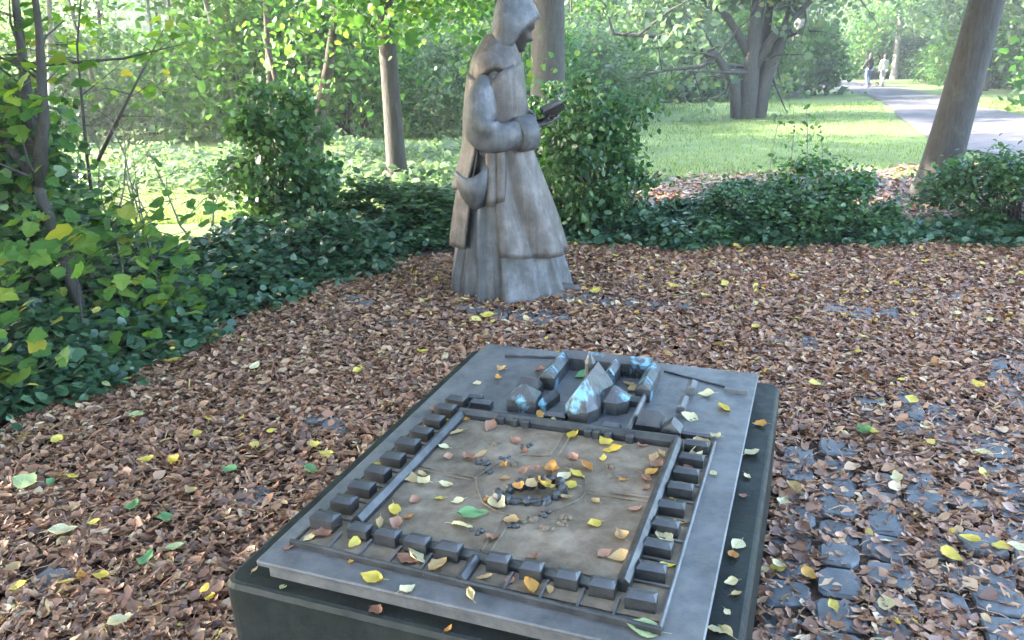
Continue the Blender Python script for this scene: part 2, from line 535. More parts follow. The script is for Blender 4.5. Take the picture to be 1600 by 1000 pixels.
# the leaf-covered square: an outline with a slightly wavy edge
PLAZA = [(-6, -4), (7.5, -4), (7.5, 5.9), (5.2, 6.1), (3.8, 6.2), (2.9, 6.35), (1.5, 6.4), (0.5, 6.6), (-0.5, 6.5), (-1.15, 5.75), (-1.65, 4.95), (-2.05, 4.0), (-2.4, 3.3), (-3.2, 2.2), (-6, 0.5)]
pb = MB()
pb.add([(x, y, 0.0) for x, y in PLAZA], [tuple(range(len(PLAZA)))])
plaza = pb.build('plaza', M['soil'], None, False, 'structure')
plaza.data.materials[0] = M['soil']


def path_mesh():
    lo = [(7.5, 9.0), (6.95, 11.2), (7.1, 12.8), (8.42, 17.1), (10.2, 22.0), (12.5, 27.8), (15.2, 35), (17.2, 42), (17.6, 50), (16.4, 57), (14.5, 64)]
    up = [(13.5, 9.0), (12.4, 14.0), (12.3, 19.7), (13.2, 22.5), (14.6, 26.5), (16.6, 31.5), (19.0, 38.4), (20.9, 45.5), (21.2, 52.6), (20.6, 60), (19.0, 68)]
    P = []
    for (a, b) in ((lo, up),):
        for k in range(len(a) - 1):
            for t in np.linspace(0, 1, 6)[:-1]:
                A = np.array(a[k]) * (1 - t) + np.array(a[k + 1]) * t
                B = np.array(b[k]) * (1 - t) + np.array(b[k + 1]) * t
                P.append((A, B))
    m = MB()
    rows = []
    for A, B in P:
        rows.append([(*(A * (1 - s) + B * s), tz(*(A * (1 - s) + B * s)) + 0.035) for s in np.linspace(0, 1, 9)])
    m.loft(rows, False, False)
    return m.build('path', M['path'], None, True, 'structure')


path_mesh()

# ------------------------------------------------------------------ paving setts seen between the leaves
TH = 0.35845
AX, AY = np.array([math.cos(TH), -math.sin(TH)]), np.array([math.sin(TH), math.cos(TH)])
GAPS = [(2.0, 2.85, 0.35, 0.2, 0.5), (2.6, 3.15, 0.3, 0.2, 0.5), (1.75, 3.3, 0.2, 0.2, 0.4), (2.9, 3.9, 0.2, 0.35, 0.65), (1.10, 2.30, 0.22, 0.60, 0.80), (1.18, 2.80, 0.20, 0.24, 0.75), (0.92, 1.98, 0.24, 0.24, 0.9), (1.55, 2.15, 0.22, 0.26, 0.78), (1.80, 2.05, 0.30, 0.22, 0.85), (1.35, 1.9, 0.32, 0.2, 0.8), (2.45, 3.55, 0.24, 0.40, 0.85), (2.2, 3.05, 0.2, 0.13, 0.6), (1.50, 2.62, 0.2, 0.16, 0.65), (1.85, 2.5, 0.2, 0.16, 0.65), (2.3, 2.6, 0.3, 0.2, 0.6),
        (-0.05, 4.74, 0.46, 0.13, 0.85), (0.62, 4.95, 0.5, 0.14, 0.65), (-0.55, 4.6, 0.22, 0.12, 0.75), (-0.40, 3.75, 0.18, 0.10, 0.8), (-0.86, 3.3, 0.12, 0.06, 0.6), (-1.55, 2.28, 0.10, 0.08, 0.85), (-1.35, 2.35, 0.07, 0.06, 0.7), (-0.95, 2.7, 0.1, 0.05, 0.5), (2.2, 4.6, 0.35, 0.14, 0.5), (1.6, 4.1, 0.18, 0.12, 0.5), (2.7, 4.9, 0.3, 0.12, 0.5), (-1.0, 5.05, .14, .06, .5)]


def bare(x, y):
    b = np.zeros_like(x)
    for gx, gy, ax, ay, w in GAPS:
        u, v = (x - gx), (y - gy)
        p, q = u * AX[0] + v * AX[1], u * AY[0] + v * AY[1]
        d = np.sqrt((p / ax) ** 2 + (q / ay) ** 2)
        b = np.maximum(b, w * smooth01((1.25 - d) / 0.7))
    return b


def build_setts():
    rng = np.random.default_rng(3)
    variants = []
    for k in range(8):
        m = MB()
        w, l = 0.136 + rng.normal(0, 0.006), 0.132 + rng.normal(0, 0.012)
        c = 0.022
        def ring(w, l, z, c):
            return [(sx * (w / 2) + (-sx * c if e else 0) + rng.normal(0, 0.004), sy * (l / 2) + (0 if e else -sy * c) + rng.normal(0, 0.004), z + rng.normal(0, 0.0008)) for sx, sy, e in ((-1, -1, 0), (-1, -1, 1), (1, -1, 1), (1, -1, 0), (1, 1, 0), (1, 1, 1), (-1, 1, 1), (-1, 1, 0))]
        m.loft([ring(w, l, -0.05, c), ring(w, l, 0.006, c), ring(w - 0.016, l - 0.016, 0.015, c)])
        variants.append(m)
    cells = []
    for i in range(-40, 60):
        for j in range(0, 70):
            off = 0.075 * (i % 2) + 0.02 * math.sin(i * 1.7)
            p = AX * (i * 0.148) + AY * (j * 0.150 + off)
            cells.append((p[0] + 0.2, p[1]))
    cells = np.array(cells)
    b = bare(cells[:, 0], cells[:, 1])
    keep = (b > 0.12) & (cells[:, 1] > 1.7)
    cells, b = cells[keep], b[keep]
    order = np.argsort(cells[:, 1] - 1.2 * b)
    cells = cells[order][:430]
    meshes = []
    for m in variants:
        me = bpy.data.meshes.new('sett')
        me.from_pydata(m.v, [], m.f)
        me.materials.append(M['sett'])
        me.update()
        meshes.append(me)
    rest = MB()
    for n, (x, y) in enumerate(cells):
        k = int(rng.integers(8))
        dz, rot = rng.normal(0, 0.005), -TH + rng.normal(0, 0.05) + math.pi / 2 * int(rng.integers(4))
        if n < 290:
            o = link('sett', meshes[k], plaza)
            o.location = (x, y, dz)
            o.rotation_euler = (rng.normal(0, 0.02), rng.normal(0, 0.02), rot)
        else:
            c, s = math.cos(rot), math.sin(rot)
            rest.add([(x + c * a - s * b2, y + s * a + c * b2, z + dz) for a, b2, z in variants[k].v], variants[k].f)
    if rest.v:
        rest.build('sett_rows', M['sett'], plaza, False, 'stuff')


build_setts()


# ------------------------------------------------------------------ leaf litter
def in_table(x, y):
    u, v = x + 0.606, y - 1.614
    a, b = u * AX[0] + v * AX[1], u * AY[0] + v * AY[1]
    return (a > -0.09) & (a < 1.095) & (b > -0.05) & (b < 1.50)


EDGE_X = np.array([-3.4, -2.25, -1.95, -1.58, -1.12, -0.6])
EDGE_Y = np.array([1.8, 3.22, 3.83, 4.77, 5.54, 6.35])


def build_litter():
    rng = np.random.default_rng(11)

    def points(n, y0, y1, x0=lambda y: -0.72 * y - 0.5, x1=lambda y: 0.75 * y + 0.5):
        y = rng.uniform(y0, y1, n)
        x = x0(y) + (x1(y) - x0(y)) * rng.random(n)
        return x, y

    def make(name, n, y0, y1, tpls, mat, size, lift, keepf, tilt=0.34):
        x, y = points(n, y0, y1)
        k = keepf(x, y) & ~in_table(x, y)
        x, y = x[k], y[k]
        n = len(x)
        parts = []
        which = rng.integers(len(tpls), size=n)
        z = terr(x, y) + 0.008 + np.abs(rng.normal(0, lift, n))
        nrm = np.stack([rng.normal(0, tilt, n), rng.normal(0, tilt, n), np.where(rng.random(n) < 0.3, -1.0, 1.0)], 1)
        R = frames(nrm, None, rng)
        sz = size * np.clip(np.exp(rng.normal(0, 0.38, n)), 0.45, 1.65)
        pos = np.stack([x, y, z], 1)
        for t in range(len(tpls)):
            w = which == t
            parts.append(scatter(tpls[t], pos[w], R[w], sz[w]))
        v, f = join(parts)
        return link(name, raw_mesh(name, v, f, mat), None, 'stuff')

    stalk = (np.array([(x * 0.022 + 0.10 * math.sin(2.6 * t), t - .5, 0.08 * math.sin(5 * t)) for t in np.linspace(0, 1, 5) for x in (-1, 1)]) * 1.7, np.array([(2 * i, 2 * i + 1, 2 * i + 3, 2 * i + 2) for i in range(4)]))
    near = [curl_template(w, c, r, rng, 5) for w, c, r in ((0.5, 0.9, 1.3), (0.62, 2.2, 0.9), (0.42, 2.9, 1.2), (0.7, 1.0, 0.7), (0.38, 1.6, 2.2), (0.40, 2.6, 0.6), (0.30, 1.4, 2.4), (0.6, 1.5, 1.9), (0.8, 0.8, 0.6), (0.22, 0.9, 1.0))] + [stalk]
    far = [curl_template(w, c, r, rng, 4) for w, c, r in ((0.5, 1.2, 1.3), (0.6, 2.0, 0.9), (0.40, 2.6, 1.4), (0.62, 0.9, 0.9))]

    def dens(x, y):
        cover = 1 - bare(x, y) * (0.35 + 0.75 * lumpy(x, y, 3.0, 4))
        return np.clip(cover, 0.03, 1)

    def hedge_side(x, y):
        return np.interp(y, EDGE_Y, EDGE_X) < x + 0.12

    def back_edge(x, y):
        return y < 6.35 + 0.25 * np.sin(x * 1.7)

    a = make('leaf_litter', 50000, 1.35, 3.4, near, M['litter'], 0.040, 0.008, lambda x, y: (rng.random(len(x)) < dens(x, y)) & hedge_side(x, y))
    b = make('leaf_litter', 112000, 3.4, 6.6, far, M['litter'], 0.042, 0.009, lambda x, y: (rng.random(len(x)) < dens(x, y)) & hedge_side(x, y) & back_edge(x, y))
    c = make('leaf_litter', 70000, 6.3, 11.4, [T_FOLD, T_ROUND], M['litter'], 0.052, 0.015, lambda x, y: (rng.random(len(x)) < (1 - smooth01((y - 7.8 - 0.22 * x * (x > 0)) / 2.6)) * lumpy(x, y, 0.9, 2) * 1.7) & (x > -0.2 + 0.2 * (y - 6.3)))
    d = make('scattered_bright_leaves', 13000, 1.6, 6.5, near, M['litter_bright'], 0.042, 0.019, lambda x, y: (rng.random(len(x)) < (0.16 + 0.75 * smooth01((y - 3.6) / 1.8)) * lumpy(x, y, 1.3, 8) * np.where(bare(x, y) > .4, 0.4, 1)) & hedge_side(x, y) & back_edge(x, y))
    e = make('scattered_bright_leaves', 2600, 6.3, 10.5, [T_FOLD, T_ROUND], M['litter_bright'], 0.05, 0.015, lambda x, y: (rng.random(len(x)) < 0.45 * (1 - smooth01((y - 7.5) / 3)) * lumpy(x, y, 1, 5)) & (x > 0))
    for o, l in ((a, 'curled brown dead leaves carpeting the paving around the bronze model'), (b, 'brown dead leaves carpeting the square round the monk'), (c, 'brown fallen leaves behind the low shrubs at the lawn edge'), (d, 'yellow and cream leaves mixed into the brown leaf carpet'), (e, 'yellow fallen leaves behind the low shrubs')):
        tag(o, l, 'leaf litter')


build_litter()


# ------------------------------------------------------------------ the bronze model on its plinth
def build_table():
    root = thing('monastery_model', 'dark bronze relief model of a walled monastery on a low stone plinth', 'monument', (-0.606, 1.614, 0), -TH)
    Wd, Ln = 1.011, 1.448
    z = 0.5

    def rrect(x0, x1, y0, y1, r, zz, n=4):
        out = []
        for cx, cy, a0 in ((x1 - r, y0 + r, -90), (x1 - r, y1 - r, 0), (x0 + r, y1 - r, 90), (x0 + r, y0 + r, 180)):
            for k in range(n + 1):
                a = math.radians(a0 + 90 * k / n)
                out.append((cx + r * math.cos(a), cy + r * math.sin(a), zz))
        return out
    m = MB()
    m.loft([rrect(-0.075, 1.09, -0.03, 1.50, 0.035, -0.1), rrect(-0.085, 1.088, -0.036, 1.504, 0.035, 0.425), rrect(-0.085, 1.088, -0.036, 1.504, 0.035, 0.434), rrect(-0.078, 1.080, -0.030, 1.498, 0.032, 0.446), rrect(-0.070, 1.074, -0.022, 1.490, 0.03, 0.449)])
    m.build('plinth', M['plinth'], root)
    m = MB()
    m.loft([rrect(0.014, Wd - 0.014, 0.016, Ln - 0.014, 0.008, 0.449), rrect(0.014, Wd - 0.014, 0.016, Ln - 0.014, 0.008, 0.487), rrect(-0.003, Wd + 0.003, -0.003, Ln + 0.003, 0.010, 0.489), rrect(-0.004, Wd + 0.004, -0.004, Ln + 0.004, 0.010, 0.497), rrect(0.0, Wd, 0.0, Ln, 0.010, 0.5)])
    m.build('relief_plate', M['plate'], root)

    # sunken dusty garden floor and the court
    m = MB()
    m.box(0.050, 0.926, 0.082, 0.885, z - 0.01, z + 0.004)
    m.build('garden_floor', M['yard'], root)
    # court: uneven sheet inside the cloister walls
    m = MB()
    nx, ny = 34, 34
    vs, fs = [], []
    rng = np.random.default_rng(5)
    for j in range(ny):
        for i in range(nx):
            a, b = 0.170 + (0.820 - 0.170) * i / (nx - 1), 0.176 + (0.806 - 0.176) * j / (ny - 1)
            vs.append((a, b, z + 0.009 + 0.0015 * math.sin(a * 31) * math.sin(b * 27) + rng.normal(0, 0.0007)))
    for j in range(ny - 1):
        for i in range(nx - 1):
            k = j * nx + i
            fs.append((k, k + 1, k + nx + 1, k + nx))
    m.add(vs, fs)
    m.build('courtyard', M['yard'], root, True)

    def ridge(pts, w, h, name, mat, r=0.5, wob=0.0):
        """a long wall with a pitched coping along a polyline"""
        mm = MB()
        rings = []
        for i, p in enumerate(pts):
            p = Vector((p[0], p[1], 0))
            t = (Vector((*pts[min(i + 1, len(pts) - 1)], 0)) - Vector((*pts[max(i - 1, 0)], 0))).normalized()
            n = Vector((t.y, -t.x, 0))
            hh = h + wob * math.sin(i * 2.3)
            rings.append([tuple(p + n * w / 2 + Vector((0, 0, z - 0.004))), tuple(p + n * w / 2 + Vector((0, 0, z + hh * r))), tuple(p + n * w * 0.12 + Vector((0, 0, z + hh))), tuple(p - n * w * 0.12 + Vector((0, 0, z + hh))), tuple(p - n * w / 2 + Vector((0, 0, z + hh * r))), tuple(p - n * w / 2 + Vector((0, 0, z - 0.004)))])
        mm.loft(rings)
        return mm.build(name, mat, root)

    def seg(a, b, n=10):
        return [(a[0] + (b[0] - a[0]) * k / n, a[1] + (b[1] - a[1]) * k / n) for k in range(n + 1)]

    ridge(seg((0.158, 0.188), (0.166, 0.806)), 0.031, 0.036, 'cloister_wing', M['model'], 0.6, 0.0006)
    ridge(seg((0.829, 0.150), (0.835, 0.826)), 0.029, 0.040, 'cloister_wing', M['model'], 0.72, 0.0008)
    ridge(seg((0.146, 0.171), (0.812, 0.146)), 0.026, 0.026, 'cloister_wing', M['model'], 0.6)
    ridge(seg((0.158, 0.822), (0.842, 0.836)), 0.031, 0.037, 'cloister_wing', M['model'], 0.6, 0.0006)
    # outer garden wall: front, right, left
    ridge(seg((0.040, 0.078), (0.930, 0.052)), 0.012, 0.017, 'garden_wall', M['model'], 0.8, 0.0007)
    ridge(seg((0.926, 0.060), (0.933, 0.886)), 0.009, 0.012, 'garden_wall', M['plate'], 0.8, 0.0007)
    ridge(seg((0.043, 0.086), (0.060, 0.880)), 0.008, 0.006, 'garden_wall', M['model'], 0.8)
    # the passage across the front gardens
    ridge(seg((0.488, 0.148), (0.486, 0.066)), 0.026, 0.026, 'passage', M['model'], 0.6)

    house_mats = M['model']
    hp = None

    def house(a, b, la, lb, h=0.023, rh=0.010, rot=0.0, mat=None, hip=0.008, along='x', name='cell_house'):
        mm = MB()
        mm.gable(0, 0, la, lb, z, h, rh, along, hip)
        o = mm.build(name, mat or house_mats, root)
        o.location = (a, b, 0)
        o.rotation_euler = (0, 0, rot)
        return o
    rng = random.Random(2)
    for a, b in [(0.083, 0.166), (0.087, 0.247), (0.091, 0.329), (0.094, 0.410), (0.096, 0.494), (0.100, 0.577), (0.104, 0.660), (0.106, 0.743), (0.110, 0.822), (0.114, 0.897)]:
        house(a, b, 0.062 + rng.uniform(-.004, .004), 0.042, 0.033 + rng.uniform(-.003, .003), 0.007, rng.uniform(-.06, .06))
    for a, b in [(0.185, 0.158), (0.262, 0.155), (0.342, 0.152), (0.424, 0.149), (0.548, 0.143), (0.628, 0.140), (0.710, 0.137), (0.790, 0.134)]:
        house(a, b, 0.052 + rng.uniform(-.004, .004), 0.038, 0.032 + rng.uniform(-.003, .003), 0.007, rng.uniform(-.04, .04))
    for a, b in [(0.876, 0.118), (0.877, 0.222), (0.874, 0.312), (0.877, 0.400), (0.874, 0.487), (0.884, 0.575), (0.886, 0.660), (0.888, 0.745), (0.890, 0.820)]:
        house(a, b, 0.066 + rng.uniform(-.004, .004), 0.036, 0.030 + rng.uniform(-.003, .003), 0.006, rng.uniform(-.05, .05))
    # low walls between the little gardens
    for a in (0.138, 0.222, 0.302, 0.383, 0.585, 0.668, 0.750, 0.828):
        mm = MB()
        mm.box(-0.0025, 0.0025, 0.076 - 0.02 * a, 0.152 - 0.03 * a, z + 0.004, z + 0.011)
        mm.build('garden_divider', M['plate'], root).location = (a, 0, 0)
    for b in (0.182, 0.27, 0.356, 0.444, 0.53, 0.618, 0.702, 0.785):
        mm = MB()
        mm.box(0.842, 0.923, -0.0025, 0.0025, z + 0.004, z + 0.010)
        mm.build('garden_divider', M['plate'], root).location = (0, b + 0.01, 0)
    for b in (0.205, 0.288, 0.37, 0.452, 0.536, 0.618, 0.70, 0.783, 0.86):
        mm = MB()
        mm.box(0.058, 0.148, -0.0025, 0.0025, z + 0.004, z + 0.009)
        mm.build('garden_divider', M['plate'], root).location = (0, b, 0)
    # buttresses on the court face of the far wing
    for a in (0.30, 0.345, 0.38, 0.575, 0.60, 0.635, 0.70):
        mm = MB()
        mm.box(-0.011, 0.011, -0.012, 0.010, z, z + 0.032, 0.003)
        mm.build('buttress', M['model'], root).location = (a, 0.811, 0)

    # church, refectory and the inner court beyond the cloister
    P, D = M['painted'], M['model']
    house(0.196, 0.905, 0.070, 0.034, 0.026, 0.008, 0.02)
    house(0.155, 0.955, 0.05, 0.03, 0.018, 0.006, 0.1, name='outbuilding')
    house(0.325, 0.955, 0.095, 0.080, 0.042, 0.040, 0.05, P, 0.04, 'x', 'chapel')
    house(0.305, 1.065, 0.080, 0.050, 0.030, 0.026, 0.0, D, 0.010, 'x', 'outbuilding')
    house(0.395, 0.99, 0.03, 0.10, 0.024, 0.020, -0.2, P, 0.006, 'y', 'outbuilding')
    # nave with a polygonal choir and steep pointed roof
    nv = MB()
    x, y0, y1, w, h, zt = 0.520, 0.935, 1.14, 0.052, 0.040, 0.118
    n = 6
    base = [(x - w, y1, z), (x - w, y0, z), (x - w * 0.55, y0 - 0.042, z), (x + w * 0.55, y0 - 0.042, z), (x + w, y0, z), (x + w, y1, z)]
    top = [(a, b, z + h) for a, b, _ in base]
    nv.add(base + top + [(x, y0 + 0.012, z + zt), (x, y1, z + zt * 0.93)], [(0, 1, 7, 6), (1, 2, 8, 7), (2, 3, 9, 8), (3, 4, 10, 9), (4, 5, 11, 10), (5, 0, 6, 11), (6, 7, 12, 13), (7, 8, 12), (8, 9, 12), (9, 10, 12), (10, 11, 13, 12), (11, 6, 13)])
    nv.build('church', P, root)
    tw = MB()
    for k, (r, zz) in enumerate(((0.017, 0), (0.017, 0.125), (0.021, 0.127), (0.0015, 0.20))):
        pass
    tw.loft([[(0.500 + r * math.cos(a), 1.105 + r * math.sin(a), z + zz) for a in [math.pi / 4 * q for q in range(8)]] for r, zz in ((0.016, 0.06), (0.016, 0.118), (0.020, 0.120), (0.002, 0.155))])
    tw.build('ridge_turret', P, root)
    oc = MB()
    oc.loft([[(0.600 + r * math.cos(a + .39), 1.030 + r * math.sin(a + .39), z + zz) for a in [math.pi / 4 * q for q in range(8)]] for r, zz in ((0.052, 0), (0.052, 0.043), (0.056, 0.044), (0.004, 0.082))])
    oc.build('chapter_house', P, root)
    house(0.445, 0.905, 0.07, 0.030, 0.016, 0.008, 0.0, name='outbuilding')
    house(0.625, 0.885, 0.06, 0.026, 0.018, 0.008, 0.0, name='outbuilding')
    house(0.655, 1.085, 0.07, 0.05, 0.020, 0.006, 0.0, P, name='outbuilding')
    # U-shaped court
    house(0.505, 1.318, 0.33, 0.050, 0.046, 0.022, 0.025, P, 0.004, 'x', 'court_range')
    house(0.352, 1.205, 0.050, 0.200, 0.044, 0.020, 0.0, P, 0.004, 'y', 'court_range')
    house(0.676, 1.205, 0.048, 0.195, 0.044, 0.020, 0.0, P, 0.004, 'y', 'court_range')
    house(0.545, 1.235, 0.036, 0.11, 0.046, 0.020, 0.0, P, 0.004, 'y', 'gatehouse')
    for k in range(7):
        mm = MB()
        mm.box(0.57 + k * 0.011, 0.574 + k * 0.011, 1.283, 1.289, z, z + 0.024)
        mm.build('arcade_pillar', D, root)
    ridge(seg((0.682, 1.115), (0.684, 0.850)), 0.015, 0.033, 'precinct_wall', M['plate'], 0.7)
    ridge(seg((0.115, 1.338), (0.330, 1.385), 8), 0.007, 0.010, 'precinct_wall', D, 0.8, 0.002)
    ridge(seg((0.70, 1.372), (0.96, 1.285), 8), 0.007, 0.006, 'precinct_wall', D, 0.8, 0.001)
    house(0.735, 0.930, 0.075, 0.075, 0.026, 0.034, 0.0, D, 0.012, 'x', 'gabled_house')
    house(0.806, 0.905, 0.058, 0.058, 0.024, 0.028, 0.0, D, 0.006, 'y', 'gabled_house')
    house(0.806, 1.105, 0.026, 0.085, 0.020, 0.006, 0.0, M['plate'], 0.002, 'y', 'outbuilding')
    house(0.815, 1.235, 0.030, 0.060, 0.026, 0.008, 0.0, M['plate'], 0.004, 'y', 'outbuilding')
    house(0.955, 1.272, 0.075, 0.022, 0.012, 0.005, 0.0, M['plate'], 0.004, 'x', 'outbuilding')
    house(0.875, 0.898, 0.09, 0.016, 0.018, 0.006, 0.0, D, 0.002, 'x', 'outbuilding')

    # court: raised kerbs of the paths, the ruined chapel and little trees
    def kerb(pts, r=0.0032):
        mm = MB()
        mm.tube([(a, b, z + 0.0100) for a, b in pts], r, 5)
        mm.build('path_kerb', M['yard'], root)
    kerb(seg((0.180, 0.497), (0.350, 0.485), 5))
    kerb(seg((0.180, 0.478), (0.345, 0.468), 5))
    kerb([(0.350, 0.485), (0.372, 0.44), (0.415, 0.375), (0.47, 0.345), (0.52, 0.348)])
    kerb([(0.56, 0.36), (0.615, 0.42), (0.645, 0.47), (0.65, 0.505)])
    kerb([(0.65, 0.505), (0.635, 0.56), (0.60, 0.625), (0.545, 0.655)])
    kerb([(0.500, 0.66), (0.43, 0.645), (0.375, 0.57), (0.350, 0.485)])
    kerb(seg((0.65, 0.520), (0.815, 0.531), 5))
    kerb(seg((0.65, 0.500), (0.815, 0.510), 5))
    kerb(seg((0.502, 0.66), (0.504, 0.805), 5))
    kerb(seg((0.525, 0.66), (0.527, 0.805), 5))
    kerb(seg((0.487, 0.185), (0.490, 0.335), 5))
    kerb(seg((0.508, 0.185), (0.511, 0.335), 5))
    rr = np.random.default_rng(9)

    def stone(a, b, sx, sy, h, rot):
        mm = MB()
        rings = []
        for zz, sc in ((0, 1.0), (0.55, 0.95), (0.85, 0.78), (1.0, 0.4)):
            rings.append([((math.cos(t) * sx * sc * (1 + rr.normal(0, .13))), (math.sin(t) * sy * sc * (1 + rr.normal(0, .13))), z + 0.004 + h * zz) for t in [math.pi * 2 * q / 7 for q in range(7)]])
        mm.loft(rings)
        o = mm.build('ruin_stone', M['model'], root)
        o.location = (a, b, 0)
        o.rotation_euler = (0, 0, rot)
    for a, b, sx, sy, h in [(0.447, 0.405, .012, .020, .050), (0.470, 0.402, .018, .012, .036), (0.495, 0.402, .018, .010, .026), (0.522, 0.408, .012, .013, .038), (0.545, 0.410, .016, .011, .030), (0.568, 0.425, .012, .018, .034), (0.585, 0.455, .012, .016, .036), (0.592, 0.485, .012, .018, .046), (0.575, 0.52, .013, .013, .038), (0.545, 0.53, .015, .012, .030),
                            (0.505, 0.49, .012, .020, .048), (0.482, 0.475, .014, .018, .044), (0.463, 0.445, .010, .016, .038), (0.535, 0.50, .010, .014, .052)]:
        stone(a, b, sx * 1.25, sy * 1.15, h * 0.72, rr.uniform(-.5, .5))
    for a, b in [(0.539, 0.333), (0.583, 0.377), (0.635, 0.375), (0.597, 0.312), (0.642, 0.343), (0.52, 0.30), (0.565, 0.345), (0.39, 0.60), (0.43, 0.59), (0.37, 0.53), (0.35, 0.565), (0.70, 0.60), (0.415, 0.69), (0.68, 0.655), (0.45, 0.255), (0.335, 0.68)]:
        mm = MB()
        for q in range(5):
            ca, cb, cr_ = rr.normal(0, .009), rr.normal(0, .007), rr.uniform(.005, .009)
            mm.loft([[(ca + cr_ * math.cos(t) * s_, cb + cr_ * math.sin(t) * s_, z + 0.007 + zz * cr_ * 1.3) for t in [math.pi * 2 * w / 6 for w in range(6)]] for s_, zz in ((1, 0), (0.95, .6), (0.45, 1.0))])
        o = mm.build('modelled_bush', M['yard'] if rr.random() < .4 else M['model'], root)
        o.location = (a, b, 0)
    return root


build_table()


# ------------------------------------------------------------------ single leaves one can pick out
def leaf_mesh(kind, mat, rng):
    """outline leaf with a folded midrib, curl and a stalk"""
    if kind == 'roll':
        w, curl, roll = 0.9, 0.3, 2.4
    elif kind == 'flat':
        w, curl, roll = 0.80, 0.8, 0.55
    elif kind == 'cup':
        w, curl, roll = 0.85, 1.3, 1.2
    elif kind == 'long':
        w, curl, roll = 0.42, 0.8, 0.7
    else:
        w, curl, roll = 0.75, 1.6, 0.6
    prof = [0.08, 0.70, 0.98, 0.92, 0.66, 0.36, 0.03]
    cols = (-1, -0.55, 0, 0.55, 1)
    m = MB()
    vs = []
    for i, pw in enumerate(prof):
        t = i / 6
        a = curl * (t - 0.5)
        yy = math.sin(a) / curl
        zz = (1 - math.cos(a)) / curl
        for c in cols:
            ra = roll * c
            ww = pw * w * 0.5 * (1 + rng.normal(0, 0.05))
            vs.append((math.sin(ra) / roll * ww + rng.normal(0, .015), yy + rng.normal(0, .02), zz + (1 - math.cos(ra)) / roll * ww * (1.3 if c > 0 else 0.7) + rng.normal(0, .034)))
    fs = []
    for i in range(6):
        for c in range(4):
            a = i * 5 + c
            fs.append((a, a + 1, a + 6, a + 5))
    m.add(vs, fs)
    x0 = Vector(vs[2])
    m.tube([x0, x0 + Vector((0.02, -0.14, 0.015)), x0 + Vector((0.06, -0.30, 0.0))], [0.014, 0.011, 0.009], 4)
    zmin = min(v[2] for v in m.v)
    m.v = [(a, b, c - zmin) for a, b, c in m.v]
    me = bpy.data.meshes.new('fallen_leaf')
    me.from_pydata(m.v, [], m.f)
    me.polygons.foreach_set('use_smooth', [True] * len(me.polygons))
    me.materials.append(mat)
    me.update()
    return me


